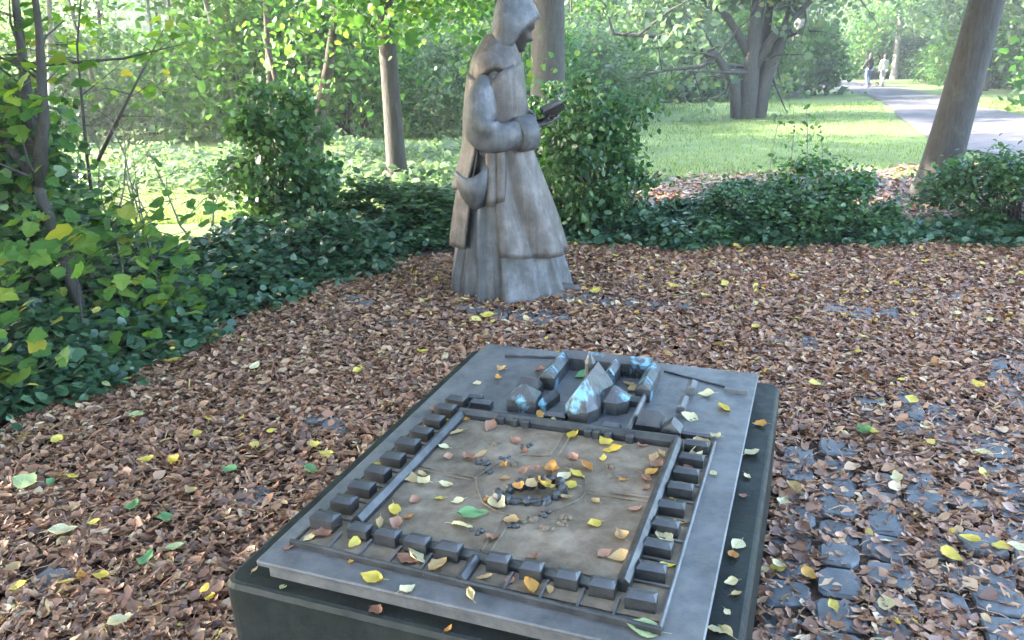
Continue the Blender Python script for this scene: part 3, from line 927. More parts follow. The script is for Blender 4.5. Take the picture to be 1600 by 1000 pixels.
PLATE_LEAVES = [(0.288,0.022,'y',0.054),(0.382,0.014,'p',0.045),(0.519,0.043,'r',0.047),(0.893,0.052,'l',0.065),(0.213,0.064,'o',0.022),(0.045,0.061,'b',0.03),(0.095,0.132,'b',0.062),(0.074,0.114,'p',0.04),(0.187,0.12,'y',0.043),(0.356,0.115,'p',0.054),(0.415,0.106,'t',0.061),(0.335,0.104,'b',0.053),(0.53,0.099,'t',0.037),(0.639,0.098,'o',0.047),(0.586,0.110,'b',0.032),(0.06,0.477,'y',0.04),(0.127,0.769,'y',0.036),(0.186,0.425,'t',0.063),(0.227,0.416,'p',0.055),(0.407,0.259,'r',0.053),(0.415,0.311,'g',0.073),(0.461,0.375,'p',0.069),(0.513,0.314,'t',0.044),(0.22,0.265,'y',0.048),(0.267,0.254,'o',0.032),(0.246,0.324,'b',0.04),(0.291,0.42,'p',0.041),(0.306,0.359,'y',0.026),(0.352,0.358,'p',0.033),(0.423,0.387,'o',0.026),(0.708,0.366,'y',0.039),(0.533,0.795,'y',0.058),(0.635,0.78,'y',0.06),(0.665,0.743,'y',0.058),(0.651,0.688,'y',0.032),(0.623,0.624,'o',0.049),(0.531,0.591,'o',0.06),(0.57,0.663,'b',0.04),(0.557,0.471,'y',0.044),(0.606,0.58,'y',0.045),(0.279,0.77,'b',0.054),(0.296,0.575,'b',0.058),(0.316,0.597,'t',0.044),(0.401,0.567,'o',0.035),(0.382,0.709,'b',0.041),(0.795,0.65,'o',0.045),(0.786,0.731,'t',0.043),(0.733,0.589,'o',0.027),(0.791,0.46,'b',0.038),(0.782,0.337,'t',0.055),(0.797,0.254,'t',0.047),(0.496,0.235,'b',0.037),(0.763,0.26,'b',0.041),(0.61,0.197,'b',0.035),(0.884,0.360,'p',0.07),(0.905,0.265,'y',0.04),(0.907,0.445,'o',0.038),(0.868,0.535,'y',0.04),(0.888,0.785,'r',0.073),(0.904,0.865,'t',0.068),(0.93,0.928,'p',0.045),(0.836,1.036,'p',0.06),(0.953,0.712,'p',0.028),(0.865,1.216,'p',0.055),(0.934,1.128,'y',0.065),(0.141,1.227,'t',0.05),(0.159,1.148,'o',0.036),(0.107,1.081,'p',0.035),(0.400,0.906,'o',0.057),(0.279,1.25,'b',0.054),(0.453,0.872,'t',0.044),(0.437,1.241,'g',0.063),(0.607,1.221,'t',0.058),(0.628,1.182,'t',0.053),(0.887,0.612,'b',0.04),(0.195,0.705,'t',0.046),(0.194,0.613,'p',0.034),(0.741,0.793,'b',0.041),(0.487,0.446,'o',0.037),(0.235,0.557,'b',0.036),(0.208,0.449,'t',0.035),(0.43,0.656,'b',0.037),(0.686,0.466,'t',0.029),(0.796,0.572,'b',0.03),(0.259,0.194,'b',0.034),(0.681,0.102,'t',0.025),(0.515,0.455,'t',0.045),(0.548,0.478,'o',0.05),(0.575,0.552,'p',0.05),(0.540,0.562,'o',0.045),(0.500,0.545,'b',0.04),(0.602,0.515,'y',0.04),(0.615,0.455,'t',0.042),(0.470,0.52,'b',0.04),(0.43,0.5,'t',0.03),(0.80,0.70,'b',0.05),(0.805,0.755,'t',0.045),(0.79,0.61,'b',0.045),(0.19,0.79,'o',0.045),(0.21,0.205,'t',0.05),(0.25,0.215,'b',0.05),(0.06,0.84,'b',0.045),(0.075,0.705,'o',0.04),(0.885,0.71,'b',0.04)]
LEDGE_LEAVES = [(-0.03,0.023,'t',0.027),(0.071,-0.012,'l',0.024),(0.319,-0.016,'b',0.043),(1.042,1.152,'o',0.045),(1.036,0.958,'p',0.057),(1.034,0.815,'p',0.029),(1.032,0.708,'b',0.024),(1.04,0.476,'p',0.044),(1.036,0.428,'o',0.037),(1.04,0.326,'p',0.032),(1.056,0.291,'t',0.026),(1.045,0.22,'p',0.025),(1.032,0.152,'p',0.043),(1.047,0.159,'r',0.043),(0.493,-0.018,'o',0.024)]
GROUND_LEAVES = [(-1.58,2.46,'p',0.089),(-1.4,2.61,'g',0.085),(-1.25,2.52,'g',0.073),(-1.15,2.35,'l',0.065),(-1.22,2.29,'g',0.072),(-1.91,2.81,'l',0.105),(-1.57,2.16,'y',0.049),(-1.33,2.2,'y',0.057),(-1.4,2.21,'o',0.045),(-1.17,1.98,'p',0.072),(-1.38,2.94,'y',0.078),(-1.5,2.96,'y',0.063),(-1.13,2.86,'g',0.071),(-0.84,3.05,'y',0.064),(-0.77,2.97,'y',0.057),(-0.8,2.84,'g',0.07),(-1.73,2.83,'y',0.055),(-1.8,2.79,'g',0.045),(1.42,3.54,'y',0.073),(1.45,3.05,'g',0.08),(1.49,3.04,'y',0.064),(1.78,3.33,'y',0.075),(1.48,2.28,'y',0.059),(1.83,2.85,'p',0.061),(1.56,2.24,'y',0.058),(1.61,2.23,'p',0.07),(1.38,2.2,'y',0.07),(0.92,1.97,'y',0.049),(0.9,2.12,'o',0.06),(0.96,2.37,'b',0.078),(1.42,2.68,'p',0.062),(1.68,3.02,'b',0.064),(2.16,3.48,'y',0.066),(-0.15,4.63,'y',0.092),(0.54,5.04,'y',0.074),(-1.33,3.92,'p',0.073),(-1.37,3.18,'y',0.066),(-1.72,3.38,'l',0.076),(-1.96,3.15,'y',0.066),(-1.8,4.02,'y',0.115),(-1.7,4.34,'y',0.087),(1.22,4.92,'y',0.073),(1.9,5.28,'y',0.078),(2.56,4.46,'p',0.074),(1.78,3.92,'y',0.066),(0.95,2.53,'p',0.064),(1.02,2.61,'t',0.08),(0.82,2.17,'p',0.049),(1.37,3.03,'p',0.053),(-1.78,2.65,'b',0.067),(-1.23,2.71,'t',0.063),(-1.5,2.51,'y',0.046),(-0.94,2.08,'y',0.051),(-1.64,2.25,'t',0.058),(-1.09,2.06,'t',0.058),(-0.79,3.83,'y',0.065),(-0.57,3.45,'p',0.053),(-0.48,4.07,'y',0.075),(1.37,4.33,'y',0.065),(1.06,5.13,'y',0.076)]
CNAME = {'y': 'yellow', 'p': 'cream', 'r': 'rolled cream', 'l': 'pale lime', 'g': 'green', 'o': 'orange', 'b': 'russet brown', 't': 'tan'}


def plate_place(a, b):
    if b < 0.05:
        return 'on the flat front rim of the bronze model'
    if a > 0.937:
        return 'on the flat right rim of the bronze model'
    if b > 0.86:
        return ('on the left flat beside the model church' if a < 0.3 else 'among the model church roofs' if a < 0.66 else 'on the far right flat of the bronze model')
    if b < 0.16:
        return 'in the model gardens along the front wall'
    if a < 0.16:
        return 'in the model gardens along the left wall'
    if a > 0.83:
        return 'in the model gardens along the right wall'
    col = 'left' if a < 0.38 else 'right' if a > 0.64 else 'middle'
    row = 'front' if b < 0.36 else 'back' if b > 0.64 else 'centre'
    if col == 'middle' and row == 'centre':
        return 'against the ruin stones in the model courtyard'
    return f'on the {row} {col} of the dusty model courtyard'


def ground_place(x, y):
    side = 'left' if x < 0.2 else 'right'
    if y > 4.5:
        return 'on the brown leaf carpet near the monk'
    if y > 3.3:
        return f'on the leaf carpet beyond the {side} of the model'
    if side == 'right' and y < 2.75:
        return 'by the bare setts right of the model'
    return f'on the brown leaf carpet {side} of the model'


def build_single_leaves():
    rng = np.random.default_rng(21)
    shapes = {'y': ('flat', 'cup', 'bent'), 'p': ('cup', 'flat', 'bent'), 'r': ('roll',), 'l': ('flat',), 'g': ('flat', 'cup'), 'o': ('bent', 'cup'), 'b': ('bent', 'cup', 'flat'), 't': ('long', 'cup', 'bent')}
    cache = {}
    items = []
    for data, zone in ((PLATE_LEAVES, 'plate'), (LEDGE_LEAVES, 'ledge'), (GROUND_LEAVES, 'ground')):
        for i, (a, b, c, s) in enumerate(data):
            if zone == 'ground':
                x, y, z, place = a, b, 0.036, ground_place(a, b)
            else:
                p = np.array([-0.606, 1.614]) + AX * a + AY * b
                x, y = p
                if zone == 'ledge':
                    z = 0.4500
                    place = 'on the dark stone ledge along the front' if b < 0.1 and a < 0.9 else 'on the dark stone ledge along the right side'
                else:
                    inside = 0.165 < a < 0.825 and 0.17 < b < 0.81
                    z = 0.530 if ((a - .52) ** 2 + (b - .48) ** 2 < .0075) else 0.512 if inside else 0.5055 if (0.05 < a < 0.926 and 0.08 < b < 0.88) else 0.5015
                    place = plate_place(a, b)
            sh = shapes[c][i % len(shapes[c])]
            size = 'large' if s > 0.062 else 'small' if s < 0.036 else ''
            lab = ' '.join(w for w in (size, CNAME[c], {'bent': 'curled', 'cup': 'cupped', 'flat': 'flat', 'roll': '', 'long': 'narrow'}[sh], 'leaf', place) if w)
            items.append((x, y, z, c, s, sh, lab, 'fallen leaves on the bronze model' if zone != 'ground' else 'bright leaves on the leaf carpet'))
    by = {}
    for k, it in enumerate(items):
        by.setdefault(it[6], []).append(k)
    labels = {}
    ordn = ['', 'second', 'third', 'fourth', 'fifth', 'sixth', 'seventh']
    cnt = ['', '', 'two', 'three', 'four', 'five', 'six', 'seven', 'eight']
    for lab, ks in by.items():
        ks.sort(key=lambda k: items[k][0] / items[k][1])
        for j, k in enumerate(ks):
            if len(ks) == 1:
                labels[k] = lab
            elif j == 0:
                labels[k] = lab + ', leftmost'
            elif j == len(ks) - 1:
                labels[k] = lab + ', rightmost'
            else:
                labels[k] = lab + f', {ordn[j]} from left'
    for k, (x, y, z, c, s, sh, lab, grp) in enumerate(items):
        key = (c, sh, k % 2)
        if key not in cache:
            cache[key] = leaf_mesh(sh, M['leaf_' + c], rng)
        o = link('fallen_leaf', cache[key])
        o.scale = (s * rng.uniform(.88, 1.1), s * rng.uniform(.95, 1.15), s * rng.uniform(.8, 1.1))
        o.location = (x, y, z)
        o.rotation_euler = (rng.normal(0, .12), rng.normal(0, .12), rng.uniform(0, 6.28))
        tag(o, labels[k], 'leaf', grp)


build_single_leaves()


# ------------------------------------------------------------------ the monk
def build_monk():
    root = thing('monk_statue', 'weathered bronze statue of a hooded monk reading a book', 'statue', (0.0, 5.27, 0.0))
    B, G = M['bronze'], M['bronze_grey']
    rng = np.random.default_rng(4)
    ZS = np.array([-0.03, 0.10, 0.2, 0.35, 0.6, 0.8, 0.95, 1.02, 1.15, 1.3, 1.40, 1.47, 1.52, 1.57, 1.63])
    XB = np.array([-0.365, -0.36, -0.345, -0.325, -0.29, -0.255, -0.225, -0.222, -0.225, -0.215, -0.20, -0.185, -0.16, -0.125, -0.085])
    XF = np.array([0.375, 0.35, 0.325, 0.285, 0.215, 0.155, 0.115, 0.108, 0.098, 0.090, 0.082, 0.072, 0.062, 0.050, 0.025])
    HY = np.array([0.315, 0.305, 0.295, 0.28, 0.25, 0.225, 0.20, 0.197, 0.21, 0.225, 0.222, 0.20, 0.155, 0.112, 0.075])

    def ringpt(zz, th, off=0.0):
        xb, xf, hy = np.interp(zz, ZS, XB), np.interp(zz, ZS, XF), np.interp(zz, ZS, HY)
        cx, rx = (xb + xf) / 2, (xf - xb) / 2
        return cx + (rx + off) * math.cos(th), (hy + off) * math.sin(th)
    ph = rng.uniform(0, 6.28, 6)

    def pleat(th, zz):
        k = (max(0.0, 0.46 - zz) / 0.46) ** 0.5
        k = max(k, 0.8 * math.exp(-((th - 4.15) / 0.42) ** 2) * min(1, max(0, 0.92 - zz) / 0.3))
        w = th + 0.22 * math.sin(2 * th + ph[0]) + 0.12 * math.sin(5 * th + ph[1])
        s = 1.5 * abs(math.sin(5.5 * w + ph[2] + 0.25 * zz)) + 1.2 * abs(math.sin(10.5 * w + ph[4])) - 1.5
        return 0.052 * k * s + 0.006 * math.sin(7 * th + 9 * zz + ph[3])
    # habit: pleated gown from the hem to the neck
    n = 112
    zz = np.concatenate([np.linspace(-0.03, 1.0, 30), np.linspace(1.04, 1.57, 15)])
    m = MB()
    rings = []
    for k, h in enumerate(zz):
        r = []
        for i in range(n):
            th = 2 * math.pi * i / n
            off = pleat(th, h)
            x, y = ringpt(h, th, off)
            hh = h
            if k == 0:  # hem lifts over the stepping foot and dips elsewhere
                hh += 0.030 * (0.5 + 0.5 * math.sin(6 * th + ph[4])) + 0.055 * math.exp(-((th - 5.55) / 0.22) ** 2)
            r.append((x, y, hh))
        rings.append(r)
    m.loft(rings, True, True)
    m.build('habit', G, root, True)

    def shell(name, th0, th1, z0f, z1f, offf, nu=46, nv=30, fold=None, thick=0.016):
        """a hanging panel that follows the gown at a distance"""
        mm = MB()
        rows = []
        for j in range(nv + 1):
            v = j / nv
            row = []
            for i in range(nu + 1):
                u = i / nu
                t0, t1 = th0(v), th1(v)
                th = t0 + (t1 - t0) * u
                h = z0f(u) * (1 - v) + z1f(u) * v
                o = offf(u, v) + (fold(u, v) if fold else 0)
                x, y = ringpt(h, th, o)
                row.append((x, y, h))
            rows.append(row)
        mm.loft(rows, False, False)
        o = mm.build(name, B, root, True)
        s = o.modifiers.new('thick', 'SOLIDIFY')
        s.thickness = thick
        s.offset = 0
        return o

    def fold_front(u, v):
        w = u + 0.05 * math.sin(7 * u + 2 * v)
        a = 1.2 * abs(math.sin(9.5 * w + 0.9 + 0.8 * v)) + 1.0 * abs(math.sin(21 * w + 0.3 - 0.9 * v)) - 1.35
        return 0.050 * (max(0, v - .12) ** 0.75) * a
    D = math.pi / 180
    # u = 0 is the near (camera) edge
    shell('front_scapular', lambda v: (-100 + 2 * min(1, max(0, v - 0.30) * 1.9)) * D, lambda v: (72 + 38 * min(1, max(0, v - 0.30) * 1.9)) * D,
          lambda u: 1.455 - 0.10 * abs(2 * u - 1) ** 3, lambda u: 0.262 + 0.055 * math.exp(-(u / 0.10) ** 2) + 0.010 * math.sin(9 * u) + 0.03 * u,
          lambda u, v: 0.020 + 0.034 * v + 0.016 * math.exp(-(u / 0.05) ** 2) * v, fold=fold_front)
    shell('back_scapular', lambda v: (180 - 58 + 6 * v) * D, lambda v: (180 + 58 - 16 * v) * D,
          lambda u: 1.30, lambda u: 0.36 - 0.02 * u, lambda u, v: 0.024 + 0.045 * v,
          fold=lambda u, v: 0.010 * v * math.sin(17 * u + 1))
    shell('back_cape', lambda v: (180 - 66) * D, lambda v: (180 + 60 - 14 * v) * D,
          lambda u: 1.40 - 0.05 * abs(2 * u - 1) ** 2, lambda u: 0.715 + 0.02 * math.sin(7 * u), lambda u, v: 0.030 + 0.048 * v ** 1.6,
          fold=lambda u, v: 0.010 * v * math.sin(13 * u), thick=0.018)
    # shoulder cowl below the hood
    m = MB()
    rings = []
    for q in range(13):
        r = []
        for i in range(48):
            th = 2 * math.pi * i / 48
            zb = 1.24 + 0.185 * abs(math.sin(th)) ** 1.6
            h = zb + (1.625 - zb) * (q / 12) ** 0.9
            x, y = ringpt(h, th, 0.026 - 0.012 * (q == 0) + 0.003 * math.sin(6 * th))
            r.append((x, y, h))
        rings.append(r)
    m.loft(rings, True, True)
    m.build('shoulder_cowl', B, root, True)

    # hood
    def cat(p0, p1, p2, p3, t):
        return 0.5 * ((2 * p1) + (-p0 + p2) * t + (2 * p0 - 5 * p1 + 4 * p2 - p3) * t * t + (-p0 + 3 * p1 - 3 * p2 + p3) * t ** 3)
    arches = [((.212, 1.704), (.112, 1.640, .104), (-.012, 1.492, .106)), ((.182, 1.780), (.080, 1.668, .126), (-.034, 1.482, .126)), ((.128, 1.850), (.040, 1.705, .132), (-.058, 1.490, .122)),
              ((.050, 1.900), (-.006, 1.715, .124), (-.074, 1.505, .102)), ((-.020, 1.855), (-.046, 1.690, .098), (-.088, 1.525, .076)), ((-.056, 1.735), (-.066, 1.650, .052), (-.096, 1.545, .038)), ((-.072, 1.640), (-.078, 1.600, .02), (-.100, 1.56, .012))]
    m = MB()
    rings = []
    for A, S, Bt in arches:
        pts = [np.array((Bt[0], -Bt[2], Bt[1])), np.array((S[0], -S[2], S[1])), np.array((A[0], 0, A[1])), np.array((S[0], S[2], S[1])), np.array((Bt[0], Bt[2], Bt[1]))]
        ext = [2 * pts[0] - pts[1]] + pts + [2 * pts[4] - pts[3]]
        r = []
        for k in range(4):
            for t in np.linspace(0, 1, 6)[:-1]:
                r.append(tuple(cat(ext[k], ext[k + 1], ext[k + 2], ext[k + 3], t)))
        r.append(tuple(pts[4]))
        rings.append(r)
    m.loft(rings, False, False)
    o = m.build('hood', G, root, True)
    s = o.modifiers.new('sub', 'SUBSURF')
    s.levels = s.render_levels = 1
    s = o.modifiers.new('thick', 'SOLIDIFY')
    s.thickness = 0.014
    s.offset = 0.6

    # head with a face, bowed towards the book
    m = MB()
    rings = []
    prof = [(-0.135, 0.035, 0.030, 0.030), (-0.118, 0.068, 0.052, 0.048), (-0.10, 0.078, 0.060, 0.058), (-0.085, 0.072, 0.065, 0.064), (-0.072, 0.080, 0.068, 0.067), (-0.060, 0.074, 0.070, 0.069), (-0.045, 0.090, 0.075, 0.071), (-0.032, 0.108, 0.082, 0.073), (-0.018, 0.098, 0.086, 0.074), (0.0, 0.086, 0.088, 0.075), (0.014, 0.078, 0.090, 0.076), (0.03, 0.092, 0.093, 0.077), (0.055, 0.090, 0.095, 0.078), (0.085, 0.078, 0.090, 0.072), (0.11, 0.052, 0.068, 0.052), (0.125, 0.02, 0.03, 0.02)]
    for h, xf, xb, w in prof:
        r = []
        for i in range(28):
            th = 2 * math.pi * i / 28
            c, s_ = math.cos(th), math.sin(th)
            if c > 0:
                base = min(xf, 0.082)
                x = base * c + (xf - base) * math.exp(-(th if th < math.pi else th - 2 * math.pi) ** 2 / 0.045)
                if 0.0 <= h < 0.02 and 0.25 < abs(th if th < math.pi else th - 2 * math.pi) < 0.65:
                    x -= 0.008
            else:
                x = xb * c
            r.append((x, w * s_, h))
        rings.append(r)
    m.loft(rings)
    for sy in (-1, 1):  # ears
        m.loft([[(-0.012 + 0.016 * math.cos(t) * q, sy * (0.072 + dy), -0.01 + 0.030 * math.sin(t) * q) for t in [2 * math.pi * w / 8 for w in range(8)]] for q, dy in ((0.8, 0), (1, .008), (0.6, .014))])
    m.tube([(-0.02, 0, -0.07), (-0.05, 0, -0.20)], [0.058, 0.066], 12)
    o = m.build('head', M['bronze_face'], root, True)
    o.location = (0.082, 0.0, 1.645)
    o.rotation_euler = (0, math.radians(20), 0)

    # sleeves: upper arm, elbow, forearm and wide turned cuff
    def spline(pts, rad, k=5):
        P = [np.array(p, float) for p in pts]
        E = [2 * P[0] - P[1]] + P + [2 * P[-1] - P[-2]]
        Rr = [rad[0]] + list(rad) + [rad[-1]]
        out, ro = [], []
        for i in range(len(P) - 1):
            for t in np.linspace(0, 1, k, endpoint=False):
                out.append(cat(E[i], E[i + 1], E[i + 2], E[i + 3], t))
                ro.append(float(Rr[i + 1] * (1 - t) + Rr[i + 2] * t))
        out.append(P[-1])
        ro.append(rad[-1])
        return out, ro
    for sy in (1, -1):
        pts = [(-0.075, -0.120 * sy, 1.375), (-0.120, -0.188 * sy, 1.325), (-0.155, -0.240 * sy, 1.22), (-0.152, -0.272 * sy, 1.10), (-0.075, -0.268 * sy, 1.040), (0.06, -0.225 * sy, 1.045), (0.118, -0.195 * sy, 1.050)]
        out, ro = spline(pts, [0.055, 0.080, 0.100, 0.102, 0.090, 0.092, 0.100])
        mm = MB()
        rings = []
        for i, p in enumerate(out):
            p = Vector(p)
            t = (Vector(out[min(i + 1, len(out) - 1)]) - Vector(out[max(i - 1, 0)])).normalized()
            a = t.cross(Vector((0, 1, 0))).normalized()
            b = t.cross(a)
            f = i / (len(out) - 1)
            rings.append([p + (a * math.cos(w) + b * math.sin(w) * 0.86) * ro[i] * (1 + 0.07 * math.sin(3 * w + 9 * f) * math.sin(f * 3.1) + 0.12 * math.sin(22 * f + 2.4 * w) * smooth01((f - .35) / .15) * (1 - .7 * smooth01((f - .75) / .2))) for w in [2 * math.pi * q / 24 for q in range(24)]])
        mm.loft(rings, True, False)
        # forearm end turns back as a cuff
        p1, d = Vector(out[-1]), (Vector(out[-1]) - Vector(out[-3])).normalized()
        a = d.cross(Vector((0, 1, 0))).normalized()
        b = d.cross(a)
        sl = mm.build('sleeve', G, root, True)
        cm = MB()
        cm.loft([[p1 + d * dd + (a * math.cos(w) + b * math.sin(w) * 0.86) * rr_ * (1 + 0.02 * math.sin(5 * w)) for w in [2 * math.pi * q / 24 for q in range(24)]] for dd, rr_ in ((-0.075, 0.090), (-0.075, 0.104), (-0.03, 0.107), (0.035, 0.108), (0.040, 0.104), (0.038, 0.092), (-0.02, 0.080), (-0.10, 0.05))], True, False)
        cm.build('cuff', G, sl, True)

    # hands under the open book: palm, four bent fingers and a thumb
    for sy in (1, -1):
        mm = MB()
        w0 = Vector((0.10, -0.185 * sy, 1.058))
        pc = Vector((0.235, -0.125 * sy, 1.098))
        side = Vector((0.35, 0.93 * sy, 0.10)).normalized()
        fw = (pc - w0).normalized()
        up = side.cross(fw) * (1 if sy > 0 else -1)
        if up.z < 0:
            up = -up
        mm.tube([w0, w0 + fw * 0.06, pc - fw * 0.055], [0.034, 0.031, 0.028], 10)
        rg = []
        for f, ws, hs in ((-0.07, 0.024, 0.018), (-0.04, 0.036, 0.019), (0.0, 0.043, 0.017), (0.03, 0.042, 0.014), (0.042, 0.036, 0.010)):
            rg.append([pc + fw * f + side * ws * math.cos(t) + up * hs * math.sin(t) for t in [2 * math.pi * q / 14 for q in range(14)]])
        mm.loft(rg)
        for k, L in enumerate((0.070, 0.082, 0.078, 0.062)):
            b0 = pc + side * (0.030 - 0.020 * k) + fw * 0.028
            p = [b0, b0 + fw * L * 0.45 - up * 0.004, b0 + fw * L * 0.78 + up * L * 0.16, b0 + fw * L * 0.92 + up * L * 0.42]
            mm.tube(p, [0.0105, 0.0098, 0.0088, 0.0062], 8)
        tb = pc - fw * 0.035 + side * 0.036
        mm.tube([tb, tb + side * 0.022 + fw * 0.026 + up * 0.012, tb + side * 0.020 + fw * 0.050 + up * 0.034, tb + side * 0.012 + fw * 0.066 + up * 0.046], [0.014, 0.0125, 0.0105, 0.007], 8)
        o = mm.build('hand', M['bronze_face'], root, True)
        r = o.modifiers.new('fuse', 'REMESH')
        r.mode = 'VOXEL'
        r.voxel_size = 0.0045
        r.use_smooth_shade = True

    # open book, spine low between the hands
    bk = bpy.data.objects.new('book', None)
    COL.objects.link(bk)
    bk.parent = root
    bk.location = (0.300, -0.035, 1.140)
    bk.rotation_euler = (0, math.radians(-24), math.radians(6))
    for sy in (-1, 1):
        ang = math.radians(34) * sy
        c, s_ = math.cos(ang), abs(math.sin(ang))

        def tr(u, v, w):  # u along the spine, v out from it, w above the cover
            return (u, sy * (v * c - w * s_), v * s_ + w * c)
        for nm, u0, u1, v1, w0_, w1_ in (('cover', -0.068, 0.068, 0.100, 0.0, 0.006), ('page_block', -0.062, 0.062, 0.093, 0.0062, 0.024)):
            mm = MB()
            q = [tr(u, v, w) for w in (w0_, w1_) for u, v in ((u0, 0.002), (u1, 0.002), (u1, v1), (u0, v1))]
            mm.add(q, [(3, 2, 1, 0), (4, 5, 6, 7), (0, 1, 5, 4), (1, 2, 6, 5), (2, 3, 7, 6), (3, 0, 4, 7)])
            mm.build(nm, M['bronze_face'] if nm == 'cover' else B, bk)

    # pouch-like fold hanging at the hip
    mm = MB()
    rows = []
    for j in range(11):
        v = j / 10
        row = []
        for i in range(19):
            u = i / 18
            rx = -0.315 + 0.225 * u
            rz = 0.840 - 0.058 * math.sin(math.pi * min(1, u * 1.2)) + 0.050 * u
            bx, bz = -0.200, 0.600
            k = v ** 2.2
            x = rx * (1 - k) + (bx + 0.38 * (rx - bx)) * k
            z = rz * (1 - v) + bz * v + 0.03 * k * (2 * u - 1) ** 2
            y = -0.205 - 0.012 * (1 - v) - (0.115 * math.sin(math.pi * u) ** 0.8) * (math.sin(math.pi * min(1, v * 0.8 + 0.22)) ** 0.7)
            row.append((x, y - 0.02, z))
        rows.append(row)
    mm.loft(rows, False, False)
    o = mm.build('hip_pouch', G, root, True)
    s = o.modifiers.new('thick', 'SOLIDIFY')
    s.thickness = 0.014
    # rolled girdle folds at the waist
    for h, rr_ in ((0.965, 0.020), (0.925, 0.016), (1.0, 0.014)):
        pts = []
        for i in range(17):
            th = (-150 + 130 * i / 16) * D
            x, y = ringpt(h + 0.01 * math.sin(i * .9), th, 0.014)
            pts.append((x, y, h + 0.012 * math.sin(i * 0.8 + h * 20)))
        mm = MB()
        mm.tube(pts, [rr_ * (0.8 + 0.35 * abs(math.sin(i * 1.1))) for i in range(17)], 8)
        mm.build('girdle', B, root, True)
    # curled side lap of the front panel
    mm = MB()
    rows = []
    for j in range(9):
        v = j / 8
        row = []
        for i in range(9):
            u = i / 8
            row.append((-0.125 + 0.105 * u - 0.01 * v, -0.232 - 0.055 * math.sin(math.pi * u) ** 0.7 - 0.035 * v - 0.02 * math.sin(9 * u), 0.99 - (0.37 + 0.03 * u) * v + 0.07 * u * v))
        rows.append(row)
    mm.loft(rows, False, False)
    o = mm.build('side_lap', B, root, True)
    s = o.modifiers.new('thick', 'SOLIDIFY')
    s.thickness = 0.016
    # shoe of the leading foot
    mm = MB()
    rg = []
    for x, w, h in ((0.24, 0.045, 0.075), (0.32, 0.050, 0.072), (0.38, 0.050, 0.058), (0.43, 0.044, 0.042), (0.458, 0.030, 0.028), (0.468, 0.012, 0.014)):
        rg.append([(x, -0.085 + w * math.cos(t), max(0.0, h * 0.5 + h * 0.5 * math.sin(t))) for t in [2 * math.pi * q / 14 for q in range(14)]])
    mm.loft(rg)
    mm.build('shoe', B, root, True)
    # low foot plate the figure is bolted to
    mm = MB()
    mm.loft([[(0.02 + rx * math.cos(t), ry * math.sin(t), h) for t in [2 * math.pi * q / 28 for q in range(28)]] for rx, ry, h in ((0.33, 0.27, -0.02), (0.33, 0.27, 0.022), (0.31, 0.25, 0.03))])
    mm.build('foot_plate', M['bronze_face'], root)


build_monk()


# ------------------------------------------------------------------ plants
def leafy(name, pos, size, tpl, mat, rng, up=0.7, droop=None, jitter=0.25):
    n = len(pos)
    nrm = rng.normal(0, 1, (n, 3)) * (1 - up * 0.5) + np.array([0, 0, up * 1.4])
    d = rng.normal(0, 1, (n, 3))
    if droop is not None:
        d = d * 0.6 + np.array([0, 0, -droop])
    R = frames(nrm, d, rng)
    sz = size * np.exp(rng.normal(0, jitter, n))
    v, f = scatter(tpl, pos, R, sz)
    return raw_mesh(name, v, f, mat)


def clump_points(rng, n, nclump, fn, spread):
    """n points in nclump soft clumps whose centres come from FN"""
    c = fn(nclump)
    w = rng.integers(nclump, size=n)
    r = spread * rng.uniform(0.5, 1.35, nclump)
    return c[w] + rng.normal(0, 1, (n, 3)) * r[w][:, None] * np.array([1, 1, 0.75]), c


def bush_parts(rng, rx, ry, h, n, size, tpl, mat, nclump=60, stems=14, stem_mat=None, up=0.6, droop=None, low=0.08, spread=None):
    def centres(k):
        a = rng.uniform(0, 2 * math.pi, k)
        el = rng.uniform(0, 1, k)
        rad = rng.uniform(0.45, 1.0, k) ** 0.6
        zz = low * h + (1 - low) * h * el
        prof = np.sqrt(np.clip(1 - (np.maximum(0, zz / h - 0.35) / 0.68) ** 2, 0.02, 1)) * (0.75 + 0.25 * smooth01(zz / h / 0.35))
        wob = 1 + 0.22 * np.sin(3 * a + rng.uniform(0, 6)) + 0.12 * np.sin(7 * a)
        return np.stack([rx * prof * rad * wob * np.cos(a), ry * prof * rad * wob * np.sin(a), zz * (1 + 0.12 * np.sin(2.2 * a))], 1)
    sp_ = spread or 0.16 * (rx + ry + h) / 3
    pts, c = clump_points(rng, n, nclump, centres, sp_)
    pts[:, 2] = np.maximum(pts[:, 2], 0.02)
    fol = leafy('foliage', pts, size, tpl, mat, rng, up, droop)
    m = MB()
    for k in range(stems):
        t = c[k % len(c)]
        b = np.array([rng.normal(0, rx * 0.12), rng.normal(0, ry * 0.12), -0.05])
        mid = b * 0.5 + t * 0.5 + np.array([rng.normal(0, .05) * rx, rng.normal(0, .05) * ry, 0.12 * h])
        r = 0.006 + 0.006 * h
        m.tube([b, mid, t], [r * 1.3, r, r * 0.35], 5)
    st = bpy.data.meshes.new('stem')
    st.from_pydata(m.v, [], m.f)
    st.materials.append(stem_mat or M['bark_dark'])
    st.update()
    return fol, st


def place_bush(meshes, label, loc, rz=0.0, scale=1.0, group=None, name='shrub', cat='shrub'):
    t = thing(name, label, cat, loc, rz, group, scale)
    f = link('foliage', meshes[0], t)
    f['kind'] = 'stuff'
    s = link('stems', meshes[1], t)
    s['kind'] = 'stuff'
    return t


